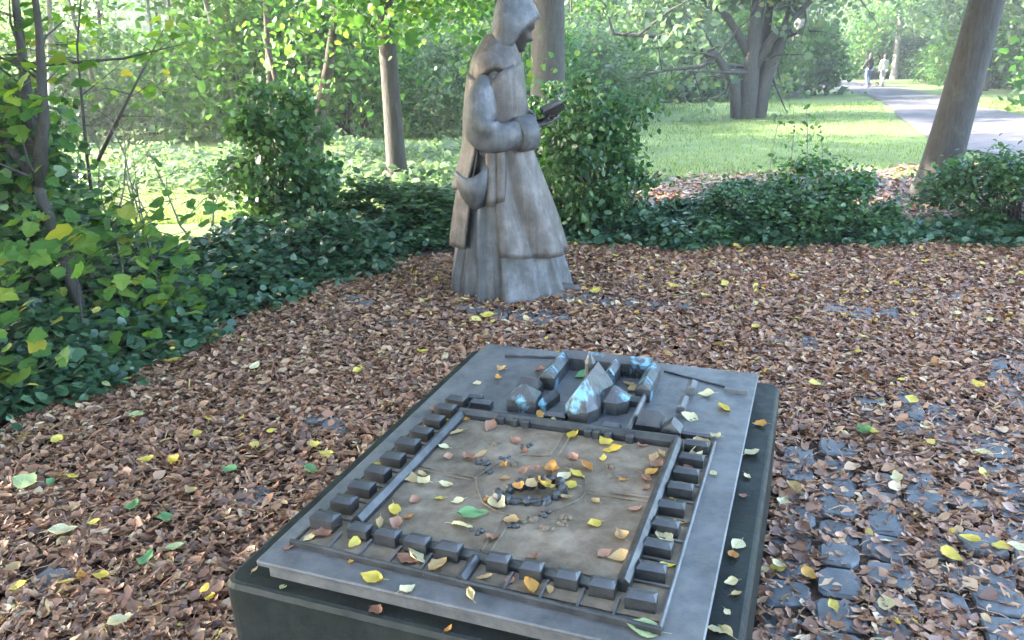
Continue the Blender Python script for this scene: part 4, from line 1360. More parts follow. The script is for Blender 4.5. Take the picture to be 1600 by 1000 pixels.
def tree_parts(rng, h, r0, lean=(0, 0), limbs=9, base=3.0, crown=3.0, nleaf=6000, lsize=0.22, tpl=T_CARD, mat=None, bark=None, droop=0.0, flare=1.5, sides=12, forks=0, limb_r=0.35, spread=0.38, low_limbs=0):
    tr = MB()
    n = 11
    ph = rng.uniform(0, 6.28, 2)

    def axis(t):
        return np.array([lean[0] * h * t + 0.06 * r0 * 10 * t * math.sin(3.5 * t + ph[0]), lean[1] * h * t + 0.06 * r0 * 10 * t * math.sin(3 * t + ph[1]), h * t])
    pts, rad = [np.array([0, 0, -0.35])], [r0 * flare * 1.05]
    for k, t in enumerate([0.0, 0.02, 0.045, 0.09, 0.16, 0.25, 0.36, 0.5, 0.65, 0.82, 1.0]):
        pts.append(axis(t))
        rad.append(r0 * (1 - 0.78 * t) * (1 + (flare - 1) * math.exp(-t * h / 0.25)))
    tr.tube(pts, rad, sides)
    tips = []
    for k in range(limbs + low_limbs):
        t = (base + (h * 0.96 - base) * ((k + 0.5) / limbs)) / h if k < limbs else rng.uniform(0.75, 1.15) * base / h
        p = axis(t)
        az = k * 2.4 + rng.normal(0, 0.4)
        Ln = crown * (1.15 - 0.6 * abs(t - 0.55)) * rng.uniform(0.75, 1.15)
        rise = rng.uniform(0.15, 0.7) if k < limbs else rng.uniform(0.15, 0.5)
        d = np.array([math.cos(az), math.sin(az), rise])
        e = p + d * Ln - np.array([0, 0, droop * Ln])
        mid = p + d * Ln * 0.5 + np.array([0, 0, 0.12 * Ln])
        rl = r0 * limb_r * (1 - 0.5 * t) * (1 if k < limbs else 0.5)
        tr.tube([p, p * 0.5 + mid * 0.5, mid, mid * 0.45 + e * 0.55, e], [rl, rl * 0.8, rl * 0.6, rl * 0.38, rl * 0.12], 6)
        for q in range(6):
            s = rng.uniform(0.35, 1.0)
            b = p + (e - p) * s + np.array([0, 0, 0.12 * Ln * math.sin(s * 3.1)])
            w = b + rng.normal(0, 1, 3) * crown * 0.26 + np.array([0, 0, -droop * 0.3 * crown])
            tr.tube([b, (b + w) / 2 + rng.normal(0, .05, 3), w], [rl * 0.28, rl * 0.18, rl * 0.06], 4, False)
            tips.append(w)
            tips.append((b + w) / 2)
    tm = bpy.data.meshes.new('trunk')
    tm.from_pydata(tr.v, [], tr.f)
    tm.polygons.foreach_set('use_smooth', [True] * len(tm.polygons))
    tm.materials.append(bark or M['bark'])
    tm.update()
    tips = np.array(tips)
    pos, _ = clump_points(rng, nleaf, len(tips), lambda k: tips, spread)
    cm = leafy('crown', pos, lsize, tpl, mat, rng, 0.5, 0.5 if droop else None)
    return tm, cm


def place_tree(parts, label, loc, rz=0.0, scale=1.0, group=None, name='tree', cat='tree'):
    t = thing(name, label, cat, loc, rz, group, scale)
    link('trunk', parts[0], t)
    c = link('crown', parts[1], t)
    c['kind'] = 'stuff'
    return t


def build_ivy():
    """low ground cover along the left edge and behind the monk"""
    rng = np.random.default_rng(31)

    def band(n, pts, wid, hmax, side):
        P = np.array(pts)
        seg_ = rng.integers(len(P) - 1, size=n)
        t = rng.random(n)
        base = P[seg_] * (1 - t)[:, None] + P[seg_ + 1] * t[:, None]
        d = norm(P[seg_ + 1] - P[seg_])
        nn = np.stack([-d[:, 1], d[:, 0]], 1) * side
        s = rng.random(n)
        xy = base + nn * (s * wid)[:, None] + rng.normal(0, 0.05, (n, 2))
        xy += 0.09 * np.stack([np.sin(base[:, 1] * 9), np.sin(base[:, 0] * 8)], 1) * (1 - s)[:, None]
        hh = hmax * (0.25 + 0.75 * smooth01(s / 0.35)) * (0.45 + 0.8 * lumpy(xy[:, 0], xy[:, 1], 1.6, 3))
        z = terr(xy[:, 0], xy[:, 1]) + hh * rng.random(n) ** 0.45
        return np.stack([xy[:, 0], xy[:, 1], z], 1)
    edge = [(-3.1, 2.2), (-2.3, 3.22), (-2.02, 3.83), (-1.66, 4.77), (-1.2, 5.54), (-0.6, 6.3), (0.1, 6.62)]
    p1 = band(38000, edge, 1.35, 0.30, 1)
    p2 = band(12000, [(0.0, 6.55), (0.55, 6.48), (1.0, 6.28), (1.5, 6.18), (2.1, 6.18)], 0.65, 0.20, 1)
    p3 = band(5000, [(2.1, 6.2), (3.0, 6.15), (3.8, 6.05), (5.2, 5.9)], 0.35, 0.12, 1)
    q = p1[rng.integers(len(p1), size=420)] + np.array([0, 0, 0.03])
    tag(link('caught_leaves', leafy('caught_leaves', q, 0.05, T_FOLD, M['litter_bright'], rng, 1.2), None, 'stuff'), 'yellow fallen leaves caught on the left ivy', 'leaf litter')
    for p, lab in ((p1, 'dark glossy ivy ground cover along the left edge of the square'), (p2, 'low dark ground cover behind the monk'), (p3, 'thin ground cover at the foot of the right shrubs')):
        me = leafy('ground_cover', p, 0.052, T_ROUND, M['fol_ivy'], rng, 0.9)
        tag(link('ground_cover', me, None, 'stuff'), lab, 'ground cover')


build_ivy()


def build_near_shrubs():
    rng = np.random.default_rng(41)
    D1 = bush_parts(rng, 0.66, 0.52, 0.66, 7500, 0.052, T_FOLD, M['fol_dark'], 42, 30, up=0.7, spread=.095)
    D2 = bush_parts(rng, 0.76, 0.58, 0.70, 8500, 0.052, T_FOLD, M['fol_dark'], 46, 30, up=0.7, spread=.10)
    D3 = bush_parts(rng, 0.60, 0.52, 1.60, 9500, 0.070, T_FOLD, M['fol_dark'], 56, 30, up=0.35, droop=0.8, spread=.125)
    D4 = bush_parts(rng, 0.75, 0.65, 1.75, 7000, 0.075, T_ROUND, M['fol_dark'], 36, 30, up=0.6, spread=0.15)
    place_bush(D1, 'low bushy green shrub left of the pair before the lawn', (1.95, 6.72, 0), 0.4, (0.80, 0.8, 0.56))
    place_bush(D2, 'rounded green shrub between the lawn and the leaning trunk', (2.62, 6.75, 0), 1.7, (0.85, 0.85, 0.68))
    place_bush(D1, 'spreading green shrub under the right edge of the path', (4.12, 6.55, 0), 2.9, (0.85, 1.0, 0.86))
    place_bush(D2, 'green shrub cut by the right edge beside the leaning trunk', (5.15, 6.65, 0), 3.9, (1.0, 1.0, 0.95))
    place_bush(D3, 'tall dark drooping shrub right behind the monk', (0.74, 6.95, 0), 0.3, (0.74, 0.80, 0.69))
    place_bush(D3, 'smaller drooping shrub half hidden behind the monk', (0.35, 8.0, 0), 2.2, (0.6, 0.7, 0.62))
    place_bush(D4, 'dark round-leaved bush on the left beyond the ivy', (-2.0, 7.15, -0.05), 0.9, (0.60, 0.65, 0.66))
    place_bush(D4, 'low dark bush left of the monk above the ivy', (-0.85, 7.0, -0.05), 2.5, (0.9, 0.55, 0.24))
    place_bush(D4, 'broad-leaved dark bush in the left corner above the ivy', (-3.05, 4.55, -0.05), 4.0, (0.85, 0.75, 0.72))
    place_bush(D4, 'dark leafy bush behind the forked sapling', (-3.55, 5.9, -0.05), 5.2, (0.9, 0.8, 0.75))


build_near_shrubs()

MAPLE = [(0, 0), (0.18, 0.02), (0.42, 0.12), (0.40, 0.30), (0.52, 0.50), (0.34, 0.58), (0.24, 0.78), (0.0, 1.0), (-0.24, 0.78), (-0.34, 0.58), (-0.52, 0.50), (-0.40, 0.30), (-0.42, 0.12), (-0.18, 0.02)]


def maple_leaf_meshes(rng, mat, k=5):
    out = []
    for q in range(k):
        m = MB()
        vs = [(0, 0.38, 0)] + [(x + rng.normal(0, .02), y + rng.normal(0, .02), 0.10 * abs(x) - 0.10 * (y - .4) ** 2 + rng.normal(0, .02)) for x, y in MAPLE]
        n = len(MAPLE)
        m.add(vs, [(0, 1 + i, 1 + (i + 1) % n) for i in range(n)])
        m.tube([(0, 0, 0), (0.0, -0.25, 0.02), (0.03, -0.55, 0.06)], [0.014, 0.012, 0.012], 3, False)
        me = bpy.data.meshes.new('leaf')
        me.from_pydata(m.v, [], m.f)
        me.materials.append(mat)
        me.update()
        out.append(me)
    return out


def build_saplings():
    """the broad-leaved saplings at the left, with leaves large enough to pick out"""
    rng = np.random.default_rng(51)
    lm = maple_leaf_meshes(rng, M['fol_maple'])

    def sapling(label, loc, stems, nleaf, size, zr, trunk_r, loft_pts, mat=M['bark']):
        t = thing('maple_sapling', label, 'sapling', loc, 0.0, 'broad-leaved saplings on the left')
        m = MB()
        tips = []
        for st in stems:
            m.tube(st, [trunk_r * (1 - 0.8 * i / (len(st) - 1)) for i in range(len(st))], 8)
            for i in range(1, len(st)):
                a, b = np.array(st[i - 1]), np.array(st[i])
                for q in range(5):
                    s = a + (b - a) * rng.random()
                    e = s + np.array([rng.normal(0, .30), rng.normal(0, .26), rng.uniform(-0.05, .32)])
                    if s[2] > zr[0] - 0.25:
                        m.tube([s, (s + e) / 2 + rng.normal(0, .03, 3), e], [trunk_r * .22, trunk_r * .16, trunk_r * .06], 4, False)
                        tips += [e, (s + e) / 2, s * .25 + e * .75]
        m.build('stem', mat, t, True)
        tips = np.array(tips)
        k = 0
        while k < nleaf:
            c = tips[int(rng.integers(len(tips)))] + rng.normal(0, 1, 3) * np.array([.12, .12, .09])
            if not (zr[0] < c[2] < zr[1]):
                continue
            k += 1
            o = link('leaf', lm[int(rng.integers(len(lm)))], t)
            o.location = c
            nrm = np.array([[rng.normal(0, .45), rng.normal(-.25, .45), 0.9]])
            d = np.array([[rng.normal(0, 1), rng.normal(0, 1), -0.5]])
            o.rotation_euler = Matrix(frames(nrm, d, rng)[0].tolist()).to_euler()
            s = size * math.exp(rng.normal(0, .25))
            o.scale = (s, s, s)
    sapling('sapling with a leaning forked trunk and yellow-green leaves at the left edge', (-2.62, 4.55, 0),
            [[(0.12, 0, -0.1), (0.08, 0.0, 0.5), (0.0, 0, 0.95), (-0.25, 0.05, 1.3), (-0.5, 0.1, 1.8), (-0.6, .1, 2.4)], [(0.02, 0, 0.9), (0.15, -0.05, 1.25), (0.25, -0.1, 1.7), (0.3, -.1, 2.3)], [(0.0, 0, 0.95), (-0.02, .15, 1.4), (0.0, 0.2, 1.9), (0.05, .3, 2.5)]],
            300, 0.078, (0.70, 2.4), 0.042, 0)
    sapling('low leafy sapling crowding the bottom left corner above the ivy', (-2.45, 3.72, 0),
            [[(0, 0, -0.05), (-0.05, 0.02, 0.3), (-0.1, 0.05, 0.62), (-.14, .06, .9)], [(-0.25, 0.1, -0.05), (-0.35, 0.1, 0.35), (-0.40, .12, 0.75)], [(0.15, 0.35, -0.05), (0.2, 0.35, 0.3), (0.22, .38, 0.62)], [(-.1, -.35, -.05), (-.16, -.35, .25), (-.2, -.38, .55)]],
            290, 0.085, (0.12, 0.85), 0.012, 0)
    sapling('slender sapling with limp green leaves beside the ivy', (-2.1, 4.75, 0),
            [[(0, 0, -0.05), (-0.05, 0.02, 0.4), (-0.08, 0.05, 0.85)], [(-0.25, 0.1, -0.05), (-0.28, 0.1, 0.4), (-0.3, .12, 0.7)]],
            190, 0.075, (0.15, 0.75), 0.012, 0)
    sapling('tall thin sapling with pale lime leaves hanging over the meadow gap', (-3.3, 6.4, 0),
            [[(0, 0, -0.05), (0.05, 0.02, 0.8), (0.12, 0.05, 1.6), (0.3, 0.1, 2.3)], [(0.05, 0.1, 0.7), (0.4, 0.1, 1.2), (0.75, .12, 1.7)]],
            150, 0.07, (1.15, 2.3), 0.018, 0)

    # bare pale twigs in front of the meadow gap
    t = thing('bare_shrub', 'leafless pale twiggy shrub in front of the sunlit meadow gap', 'shrub', (-2.95, 6.4, -0.02))
    for q in range(9):
        m = MB()
        az, ln = rng.uniform(-.5, .5), rng.uniform(.55, 1.15)
        p = np.array([rng.normal(0, .22), rng.normal(0, .1), 0])
        pts = [p]
        for s in range(4):
            p = p + np.array([math.sin(az) * ln * .25 + rng.normal(0, .04), rng.normal(0, .04), ln * .26])
            pts.append(p)
        m.tube(pts, [.009, .008, .006, .004, .002], 5)
        for s in (1, 2, 3):
            e = pts[s] + np.array([rng.normal(0, .22), rng.normal(0, .12), rng.uniform(.1, .3)])
            m.tube([pts[s], (pts[s] + e) / 2 + rng.normal(0, .02, 3), e], [.005, .004, .0015], 4)
        m.build('twig', M['twig'], t)


build_saplings()


BEARINGS = [(0, 'beyond the left edge'), (130, 'behind the forked sapling'), (330, 'behind the bare twigs'), (500, 'behind the dark round-leaved bush'), (600, 'left of the slim grey trunk'), (720, 'right of the slim grey trunk'), (880, 'behind the monk'), (1010, 'behind the tall drooping shrub'), (1130, 'left of the many-stemmed tree'), (1230, 'behind the many-stemmed tree'), (1330, 'behind the pale trunk'), (1400, 'behind the walkers'), (1500, 'behind the leaning trunk'), (1600, 'above the path at the right edge'), (9999, 'beyond the right edge')]


def whereabouts(x, y):
    """which landmark of the square a background plant stands behind or beside"""
    p = 800 + 1282 * x / (0.943 * y + 0.5)
    return next(t for lim, t in BEARINGS if p < lim)


def settle_labels():
    """background plants that still share a label are told apart by how near they stand"""
    by = {}
    for o in SC.objects:
        if o.parent is None and 'category' in o and o['category'] in ('tree', 'bush'):
            by.setdefault(o['label'], []).append(o)
    nth = ['nearest', 'second nearest', 'third nearest', 'fourth nearest', 'fifth nearest', 'sixth nearest', 'seventh nearest', 'eighth nearest', 'ninth nearest', 'tenth nearest', 'eleventh nearest', 'twelfth nearest', 'thirteenth nearest']
    for lab, os_ in by.items():
        if len(os_) < 2:
            continue
        os_.sort(key=lambda o: o.location.y)
        for k, o in enumerate(os_):
            o['label'] = lab + ', ' + ('farthest' if k == len(os_) - 1 else nth[min(k, 12)])


def build_trees():
    rng = np.random.default_rng(61)
    # named trees
    A = tree_parts(rng, 9, 0.178, (0.125, 0.0), 10, 4.2, 3.6, 9000, 0.16, T_ROUND, M['fol_mid'], M['bark'], flare=1.28, sides=18)
    place_tree(A, 'grey tree trunk leaning right in front of the asphalt path', (4.17, 8.0, -0.03))
    Bt = tree_parts(rng, 14, 0.31, (0.0, 0.0), 6, 8.0, 2.4, 7000, 0.15, T_ROUND, M['fol_mid'], M['bark'], flare=1.2, sides=16, droop=0.05)
    place_tree(Bt, 'thick grey trunk standing right behind the monk', (0.68, 14.2, tz(.68, 14.2)))
    Ct = tree_parts(rng, 9, 0.115, (0.0, 0.0), 11, 2.1, 1.75, 12000, 0.075, T_ROUND, M['fol_lime'], M['bark'], droop=0.22, flare=1.3, low_limbs=5, spread=0.26)
    place_tree(Ct, 'slim grey tree with drooping lime foliage left of the monk', (-1.35, 10.0, tz(-1.35, 10)))
    # leafy trees added to block the low sun and keep the square shaded
    Sh = [tree_parts(rng, 8.5, 0.13, (0.0, 0.0), 12, 2.6, 2.7, 24000, .125, T_ROUND, mt, M['bark'], flare=1.2, droop=.05, spread=.42) for mt in (M['fol_mid'], M['fol_pale'])]
    for k, (x, y, sc, lab) in enumerate(((-5.6, 6.3, 1.0, 'added mid green tree shading the left side of the ivy'), (-7.6, 3.4, 1.05, 'added leafy shade tree at the left of the square'), (-6.9, 0.6, 1.0, 'added leafy shade tree at the near left of the square'), (-8.9, 5.3, 1.1, 'added leafy shade tree further out to the left of the square'), (-4.8, 3.4, .8, 'small added shade tree close by the left ivy edge'), (0.05, 9.1, 1.2, 'added leafy shade tree hidden by the monk with a high crown'))):
        place_tree(Sh[k % 2], lab, (x, y, tz(x, y)), k * 1.3, sc)  # the last one hides behind the monk, added to shade the leaning trunk
    for k, (x, y, sc) in enumerate(((-3.2, -5.5, 1.4), (1.8, -6.0, 1.5), (6.6, -5.0, 1.3))):  # unseen trees added behind the camera to darken faces turned towards it
        place_tree(Sh[k % 2], 'added unseen leafy tree on the near side of the square', (x, y, 0), k * 2.1, sc, 'added trees round the near side of the square')
    # many-stemmed tree on the lawn
    t = thing('tree', 'many-stemmed tree with crooked low limbs on the lawn edge', 'tree', (6.3, 22.2, tz(6.3, 22.2)))
    m = MB()
    tips = []
    for st, r in (([(0, 0, -.3), (0.05, 0, .8), (0.1, 0, 2.2), (.2, 0, 4), (.3, .2, 7)], .30), ([(.3, 0, -.3), (.45, 0, .9), (.9, .1, 2.2), (1.5, .2, 4.5), (2, .3, 7)], .22), ([(-.2, 0, -.3), (-.35, -.1, .9), (-.9, -.2, 1.6), (-2.2, -.3, 2.1), (-3.6, -.4, 2.2)], .17), ([(.2, .2, -.3), (.4, .3, 1), (.6, .5, 3), (.5, .7, 6)], .2), ([(.1, 0, 1.2), (.5, -.2, 2.0), (1.4, -.3, 2.9), (2.4, -.4, 3.6)], .14), ([(0, 0, 1.6), (-.6, 0, 2.5), (-1.6, 0, 3.2), (-3, 0, 3.7)], .13), ([(-.9, -.2, 1.6), (-1.3, -.3, 1.35), (-2.2, -.4, 1.3), (-3.2, -.5, 1.1)], .07)):
        m.tube(st, [r * (1 - .8 * i / (len(st) - 1)) for i in range(len(st))], 9)
        for i in range(2, len(st)):
            a, b = np.array(st[i - 1]), np.array(st[i])
            for q in range(5):
                s = a + (b - a) * rng.random()
                e = s + rng.normal(0, .7, 3) + np.array([0, 0, -.1])
                m.tube([s, (s + e) / 2 + rng.normal(0, .1, 3), e], [r * .25, r * .15, r * .04], 4, False)
                tips += [e, (s + e) / 2]
    m.build('trunk', M['bark'], t, True)
    tips = np.array(tips)
    keep = (tips[:, 2] > 3.0) | (rng.random(len(tips)) < .05)
    pos, _ = clump_points(rng, 6500, int(keep.sum()), lambda k: tips[keep], .42)
    link('crown', leafy('crown', pos, .16, T_ROUND, M['fol_pale'], rng, .5), t)['kind'] = 'stuff'
    E = tree_parts(rng, 11, 0.30, (0.0, 0.0), 9, 3.9, 3.2, 9000, 0.18, T_ROUND, M['fol_lime'], M['bark_pale'], flare=1.25, droop=0.1)
    place_tree(E, 'pale sunlit trunk at the bend of the path', (12.0, 35.2, tz(12, 35.2)))

    # trees of the wood
    W = [tree_parts(rng, rng.uniform(10, 14), rng.uniform(.14, .26), (rng.normal(0, .05), 0), 10, rng.uniform(2.6, 4), rng.uniform(2.6, 3.6), 6500, .25, T_CARD, mt, bk, flare=1.25, low_limbs=3, droop=.15, spread=.55) for mt, bk in ((M['fol_pale'], M['bark']), (M['fol_mid'], M['bark']), (M['fol_lime'], M['bark_pale']), (M['fol_pale'], M['bark_dark']))]
    S = [tree_parts(rng, rng.uniform(7, 9), rng.uniform(.055, .085), (rng.normal(0, .10), 0), 7, 3.2, 1.5, 2600, .20, T_CARD, mt, bk, flare=1.1, sides=7, spread=.4) for mt, bk in ((M['fol_pale'], M['bark_pale']), (M['fol_lime'], M['bark']), (M['fol_pale'], M['bark_dark']))]
    spots = []

    def ok(x, y, d):
        if 6.0 < y < 70 and x > np.interp(y, [6, 12, 20, 30, 45, 60, 70], [3, 6, 8.5, 12.5, 17, 15, 11]) - .8 and x < np.interp(y, [6, 12, 20, 30, 45, 60, 70], [14, 13, 13.5, 17, 22, 22, 20]) + .8:
            return False
        return all((x - a) ** 2 + (y - b) ** 2 > d * d for a, b in spots)
    regions = [((-20, -3.0), (13, 34), 20, 2.3), ((-1.0, 11), (30, 62), 12, 3.2), ((14.5, 36), (16, 62), 22, 3.0), ((-45, 60), (62, 110), 30, 4.5), ((-9, -9), (2, 13), 0, 3.0)]
    names = [('tree of the left wood', 'trees of the left wood'), ('tree beyond the lawn', 'trees beyond the lawn'), ('tree of the right wood', 'trees right of the path'), ('distant tree', 'distant trees'), ('shady tree at the far left beside the square', 'trees at the far left')]
    for (xr, yr, n, d), (lab, grp) in zip(regions, names):
        k = tries = 0
        while k < n and tries < 2000:
            tries += 1
            x, y = rng.uniform(*xr), rng.uniform(*yr)
            if abs(x) > 0.72 * y + 3 or not ok(x, y, d) or (-3.2 < x < 2.5 and y < 12):
                continue
            spots.append((x, y))
            thin = (k % 2 == 1 and d < 3.5) or lab.endswith('left wood')
            pt = S[k // 2 % 3] if thin else W[k % 4]
            lb = ('thin ' if thin else '') + lab + ', ' + whereabouts(x, y)
            place_tree(pt, lb, (x, y, tz(x, y)), rng.uniform(0, 6.28), rng.uniform(.85, 1.2), grp)
            k += 1

    # bushes and undergrowth of the wood
    U = [bush_parts(rng, 1.5, 1.3, 2.3, 5200, .13, T_FOLD, mt, 70, 14, up=.5, spread=.34) for mt in (M['fol_pale'], M['fol_mid'], M['fol_lime'], M['fol_pale'])]
    V = [bush_parts(rng, 1.9, 1.6, 3.0, 5200, .22, T_CARD, mt, 80, 12, up=.5, spread=.38) for mt in (M['fol_pale'], M['fol_mid'], M['fol_lime'])]
    regs = [((-13, -0.8), (16, 22), 8, U, 2.2, 'bush under the left trees', 'bushes of the left wood'), ((-34, 2), (25, 44), 30, V, 2.8, 'bush deep in the left wood', 'bushes deep in the left wood'), ((-1, 5), (17, 32), 9, U, 1.6, 'bush beyond the lawn', 'bushes beyond the lawn'), ((-2, 13), (33, 66), 30, V, 2.0, 'bush of the far wood', 'bushes in the far wood'), ((15, 38), (16, 66), 44, V, 2.1, 'bush of the right wood', 'bushes right of the path'), ((-60, 75), (68, 120), 70, V, 3.4, 'distant bush', 'distant bushes')]
    bs = []
    for xr, yr, n, P, d, lab, grp in regs:
        k = tries = 0
        while k < n and tries < 3000:
            tries += 1
            x, y = rng.uniform(*xr), rng.uniform(*yr)
            if abs(x) > 0.72 * y + 2:
                continue
            px = np.interp(y, [10, 20, 30, 45, 60, 70], [5, 7.8, 12.2, 16.5, 14, 11]) - 1.5
            px1 = np.interp(y, [10, 20, 30, 45, 60, 70], [14, 13.5, 17, 22.2, 22, 20]) + 1.6
            if px < x < px1 or any((x - a) ** 2 + (y - b) ** 2 < d * d for a, b in bs):
                continue
            if y < 33 and 0.5 < x < 14 and y > 8 and x > 0.10 * y + .6 and x > (y - 14) * .28:
                continue
            bs.append((x, y))
            s = rng.uniform(.75, 1.25)
            place_bush(P[k % len(P)], ('pale ', 'mid green ', 'lime ', 'pale ')[k % len(P)] + lab + ', ' + whereabouts(x, y), (x, y, tz(x, y)), rng.uniform(0, 6.28), (s, s, s * rng.uniform(.8, 1.15)), grp, 'bush', 'bush')
            k += 1
    # two leaning dark stems by the slim tree
    for x, y, l, pts in ((-2.75, 11.6, 'dark forked stem leaning left of the slim grey trunk', [(0, 0, -.2), (0.03, 0, .2), (.14, 0, .7), (.34, .05, 1.4), (.62, .1, 2.6)]),):
        m = MB()
        m.tube(pts, [.17, .13, .095, .07, .04], 9)
        m.tube([(0.03, 0, .15), (-.12, 0, .5), (-.34, .05, 1.0), (-.5, .1, 1.9)], [.09, .07, .045, .02], 7)
        o = m.build('leaning_stem', M['bark_dark'], None, True)
        o.location = (x, y, tz(x, y))
        tag(o, l, 'tree stem')


build_trees()
settle_labels()


def build_grass():
    rng = np.random.default_rng(71)
    # lawn blades, thinning with distance
    n = 120000
    y = 7.6 + (30 - 7.6) * rng.random(n) ** 1.7
    x = rng.uniform(-0.62, 0.66, n) * y
    k = ~((x > np.interp(y, [8, 12, 17, 22, 28, 35], [7, 6.7, 8.2, 10, 12.3, 15])) & (x < 14))
    k &= rng.random(n) < np.where((x > 0) & (y < 10.8), smooth01((y - 8.0 - .12 * x) / 2.6) * .9 + .06, 1.0)
    x, y = x[k], y[k]
    p = np.stack([x, y, terr(x, y) - .01], 1)
    m = len(p)
    nrm = np.stack([rng.normal(0, 1, m), rng.normal(0, 1, m), rng.normal(0, .25, m)], 1)
    d = np.stack([rng.normal(0, .35, m), rng.normal(0, .35, m), np.ones(m)], 1)
    R = frames(nrm, d, rng)
    sz = (.020 + .0016 * y) * np.exp(rng.normal(0, .3, m))
    T = (T_BLADE[0] * np.array([2.6, 1, 1]), T_BLADE[1])
    v, f = scatter(T, p, R, sz)
    tag(link('grass', raw_mesh('grass', v, f, M['grass']), None, 'stuff'), 'short green lawn grass between the shrubs and the wood', 'grass')
    # weeds and ferny ground plants under the left trees
    n = 15000
    y = rng.uniform(8.2, 15, n)
    x = rng.uniform(-9.5, 0.3, n)
    k = (lumpy(x, y, .6, 3) > .32) & ~((np.abs(x + 3.3 - .0) < 1.1) & (y < 9.6))
    x, y = x[k], y[k]
    p = np.stack([x, y, terr(x, y) + .32 * rng.random(len(x)) ** 1.3 * lumpy(x, y, .8, 1)], 1)
    tag(link('weeds', leafy('weeds', p, .11, T_FOLD, M['fol_pale'], rng, .8), None, 'stuff'), 'pale green weeds covering the ground under the left trees', 'weeds')
    # tall dry stems rising from the right shrubs
    for i, (x, y, h) in enumerate(((2.2, 7.0, .95), (2.42, 7.05, .85), (2.55, 6.95, 1.0), (2.75, 7.1, .8))):
        t = thing('tall_weed', ('leftmost', 'second', 'third', 'rightmost')[i] + ' of the thin tall weed stalks above the green shrub', 'weed', (x, y, 0), i, 'tall weed stalks')
        m = MB()
        pts = [(0, 0, 0), (.02, 0, h * .4), (.05, .01, h * .75), (.09, .02, h)]
        m.tube(pts, [.006, .005, .0035, .002], 5)
        m.build('stalk', M['twig'], t)
        lp = np.array([[.09 * s + rng.normal(0, .035), rng.normal(0, .035), h * s] for s in np.linspace(.45, 1, 26)])
        link('leaves', leafy('leaves', lp, .045, T_FOLD, M['fol_mid'], rng, .2), t)['kind'] = 'stuff'


build_grass()


# ------------------------------------------------------------------ the couple with a pushchair on the path
def skin_mesh(name, joints, edges, mat, parent, levels=1):
    me = bpy.data.meshes.new(name)
    me.from_pydata([j[:3] for j in joints], edges, [])
    me.materials.append(mat)
    o = link(name, me, parent)
    o.modifiers.new('skin', 'SKIN').use_smooth_shade = True
    sk = me.skin_vertices[0].data if me.skin_vertices else None
    if sk is None:
        me.attributes
    for i, j in enumerate(joints):
        sk[i].radius = (j[3], j[4] if len(j) > 4 else j[3])
    sk[0].use_root = True
    s = o.modifiers.new('sub', 'SUBSURF')
    s.levels = s.render_levels = levels
    return o


def person(label, loc, rz, top, legs, arm_fwd, hair_len, h=1.7):
    t = thing('person', label, 'person', loc, rz, None, h / 1.7)
    # faces +y; walking
    J = [(0, 0, .95, .13, .10), (0, 0, 1.15, .125, .095), (0, 0, 1.36, .14, .095), (0, 0, 1.46, .07, .07), (0, .01, 1.52, .05, .05), (0, .02, 1.60, .085, .095), (0, .02, 1.66, .075, .085),
         (.18, 0, 1.40, .055, .055), (.23, .02 + .05 * arm_fwd, 1.15, .042, .042), (.20, .10 + .22 * arm_fwd, 1.0, .034, .034), (.19, .16 + .26 * arm_fwd, .96, .028, .035),
         (-.18, 0, 1.40, .055, .055), (-.23, .02 + .05 * arm_fwd, 1.15, .042, .042), (-.20, .10 + .22 * arm_fwd, 1.0, .034, .034), (-.19, .16 + .26 * arm_fwd, .96, .028, .035),
         (.09, 0, .88, .085, .085), (.10, .10, .50, .058, .058), (.10, .06, .10, .038, .038), (.10, .17, .04, .035, .03),
         (-.09, 0, .88, .085, .085), (-.10, .0, .50, .058, .058), (-.10, -.16, .12, .038, .038), (-.10, -.06, .04, .035, .03)]
    E_ = [(0, 1), (1, 2), (2, 3), (3, 4), (4, 5), (5, 6), (2, 7), (7, 8), (8, 9), (9, 10), (2, 11), (11, 12), (12, 13), (13, 14), (0, 15), (15, 16), (16, 17), (17, 18), (0, 19), (19, 20), (20, 21), (21, 22)]
    skin_mesh('body', J, E_, M['skin'], t)

    def sub(idx, grow):
        mp = {k: i for i, k in enumerate(idx)}
        return [(J[k][0], J[k][1], J[k][2], J[k][3] + grow, J[k][4] + grow) for k in idx], [(mp[a], mp[b]) for a, b in E_ if a in mp and b in mp]
    a, b = sub([0, 1, 2, 3, 7, 8, 9, 11, 12, 13], .026)
    a[0] = (0, 0, .86, .19, .15)
    skin_mesh('coat', a, b, top, t)
    a, b = sub([0, 15, 16, 17, 19, 20, 21], .022)
    skin_mesh('trousers', a, b, legs, t)
    for k in (18, 22):
        m = MB()
        x, y, z = J[k][:3]
        m.loft([[(x + .045 * math.cos(q) * s, y + dy, .035 + .035 * math.sin(q) * s + z - .04) for q in [2 * math.pi * w / 10 for w in range(10)]] for dy, s in ((-.17, .7), (-.14, 1), (0, 1), (.07, .8), (.10, .4))])
        m.build('shoe', M['rubber'], t, True)
    m = MB()
    m.loft([[(.105 * s * math.cos(q), -.015 + dy + .115 * s * math.sin(q), z) for q in [2 * math.pi * w / 14 for w in range(14)]] for s, z, dy in ((.75 if hair_len else .2, 1.50 - .08 * hair_len, -.03), (.95, 1.56, -.02), (1.05, 1.64, 0), (.95, 1.71, .01), (.6, 1.76, .015), (.1, 1.775, .015))])
    m.build('hair', M['hair'], t, True)


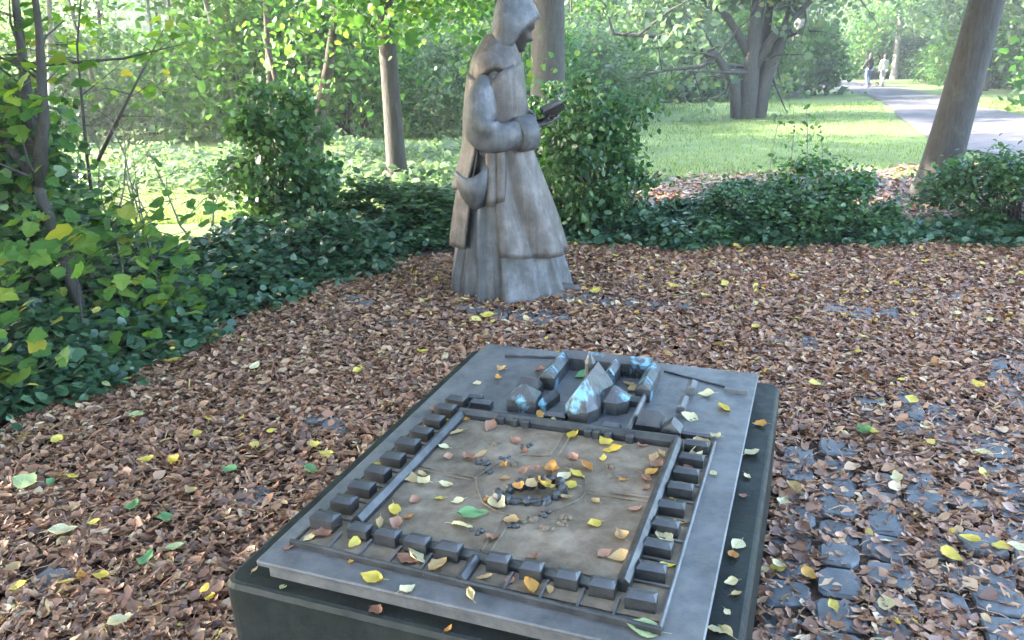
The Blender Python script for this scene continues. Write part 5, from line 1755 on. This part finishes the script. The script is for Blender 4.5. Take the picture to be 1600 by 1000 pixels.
zp = tz(20, 46.4)
person('person in a black jacket and blue jeans pushing a pushchair on the path', (19.62, 46.1, zp + .035), math.radians(12), M['black_cloth'], M['denim'], 1.0, 1, 1.72)
person('person in a cream coat and pale trousers on the path', (20.50, 46.3, zp + .035), math.radians(10), M['cream_cloth'], M['cream_cloth'], .15, 0, 1.64)
t = thing('pushchair', 'dark pushchair between the two walkers on the path', 'pushchair', (20.02, 46.75, zp + .035), math.radians(12))
m = MB()
rows = []
for i in range(8):
    a = math.radians(10 + 150 * i / 7)
    rows.append([(.24 * math.cos(w) if True else 0, .05 + .30 * math.cos(a) * (.35 + .65 * math.sin(w)), .72 + .34 * math.sin(a) * (.25 + .75 * math.sin(w))) for w in [math.pi * q / 10 for q in range(11)]])
m.loft(rows, False, False)
o = m.build('hood', M['black_cloth'], t, True)
o.modifiers.new('thick', 'SOLIDIFY').thickness = .012
m = MB()
m.loft([[(sx * w, y, z) for sx, y in ((-1, -.24), (1, -.24), (1, .30), (-1, .30))] for w, z in ((.17, .38), (.22, .45), (.23, .74))], True, True)
m.build('seat', M['black_cloth'], t)
m = MB()
for sx in (-1, 1):
    m.tube([(sx * .22, -.48, 1.02), (sx * .22, -.1, .62), (sx * .24, .32, .12)], .014, 6)
    m.tube([(sx * .22, .18, .68), (sx * .24, -.28, .14)], .014, 6)
m.tube([(-.22, -.48, 1.02), (.22, -.48, 1.02)], .016, 6)
m.build('frame', M['steel'], t)
for sx in (-1, 1):
    for y, r in ((.32, .10), (-.28, .13)):
        m = MB()
        m.tube([(sx * .25 + r * 0, y + r * .82 * math.cos(q), r + r * .82 * math.sin(q)) for q in [2 * math.pi * w / 16 for w in range(17)]], r * .18, 6)
        for q in range(5):
            a = q * 2 * math.pi / 5
            m.tube([(sx * .25, y, r), (sx * .25, y + r * .8 * math.cos(a), r + r * .8 * math.sin(a))], .007, 4)
        m.build('wheel', M['rubber'], t)


# ------------------------------------------------------------------ hazy air
def build_haze():
    m, nt, out = new_mat('haze_air')
    v = nt.nodes.new('ShaderNodeVolumePrincipled')
    v.inputs['Color'].default_value = (0.90, 0.95, 1.0, 1)
    v.inputs['Density'].default_value = 0.0016
    v.inputs['Anisotropy'].default_value = 0.3
    nt.links.new(v.outputs[0], out.inputs['Volume'])
    b = MB()
    b.box(-160, 180, -70, 270, -4.0, 18.5)
    o = b.build('haze', m, None, False, 'stuff')


build_haze()
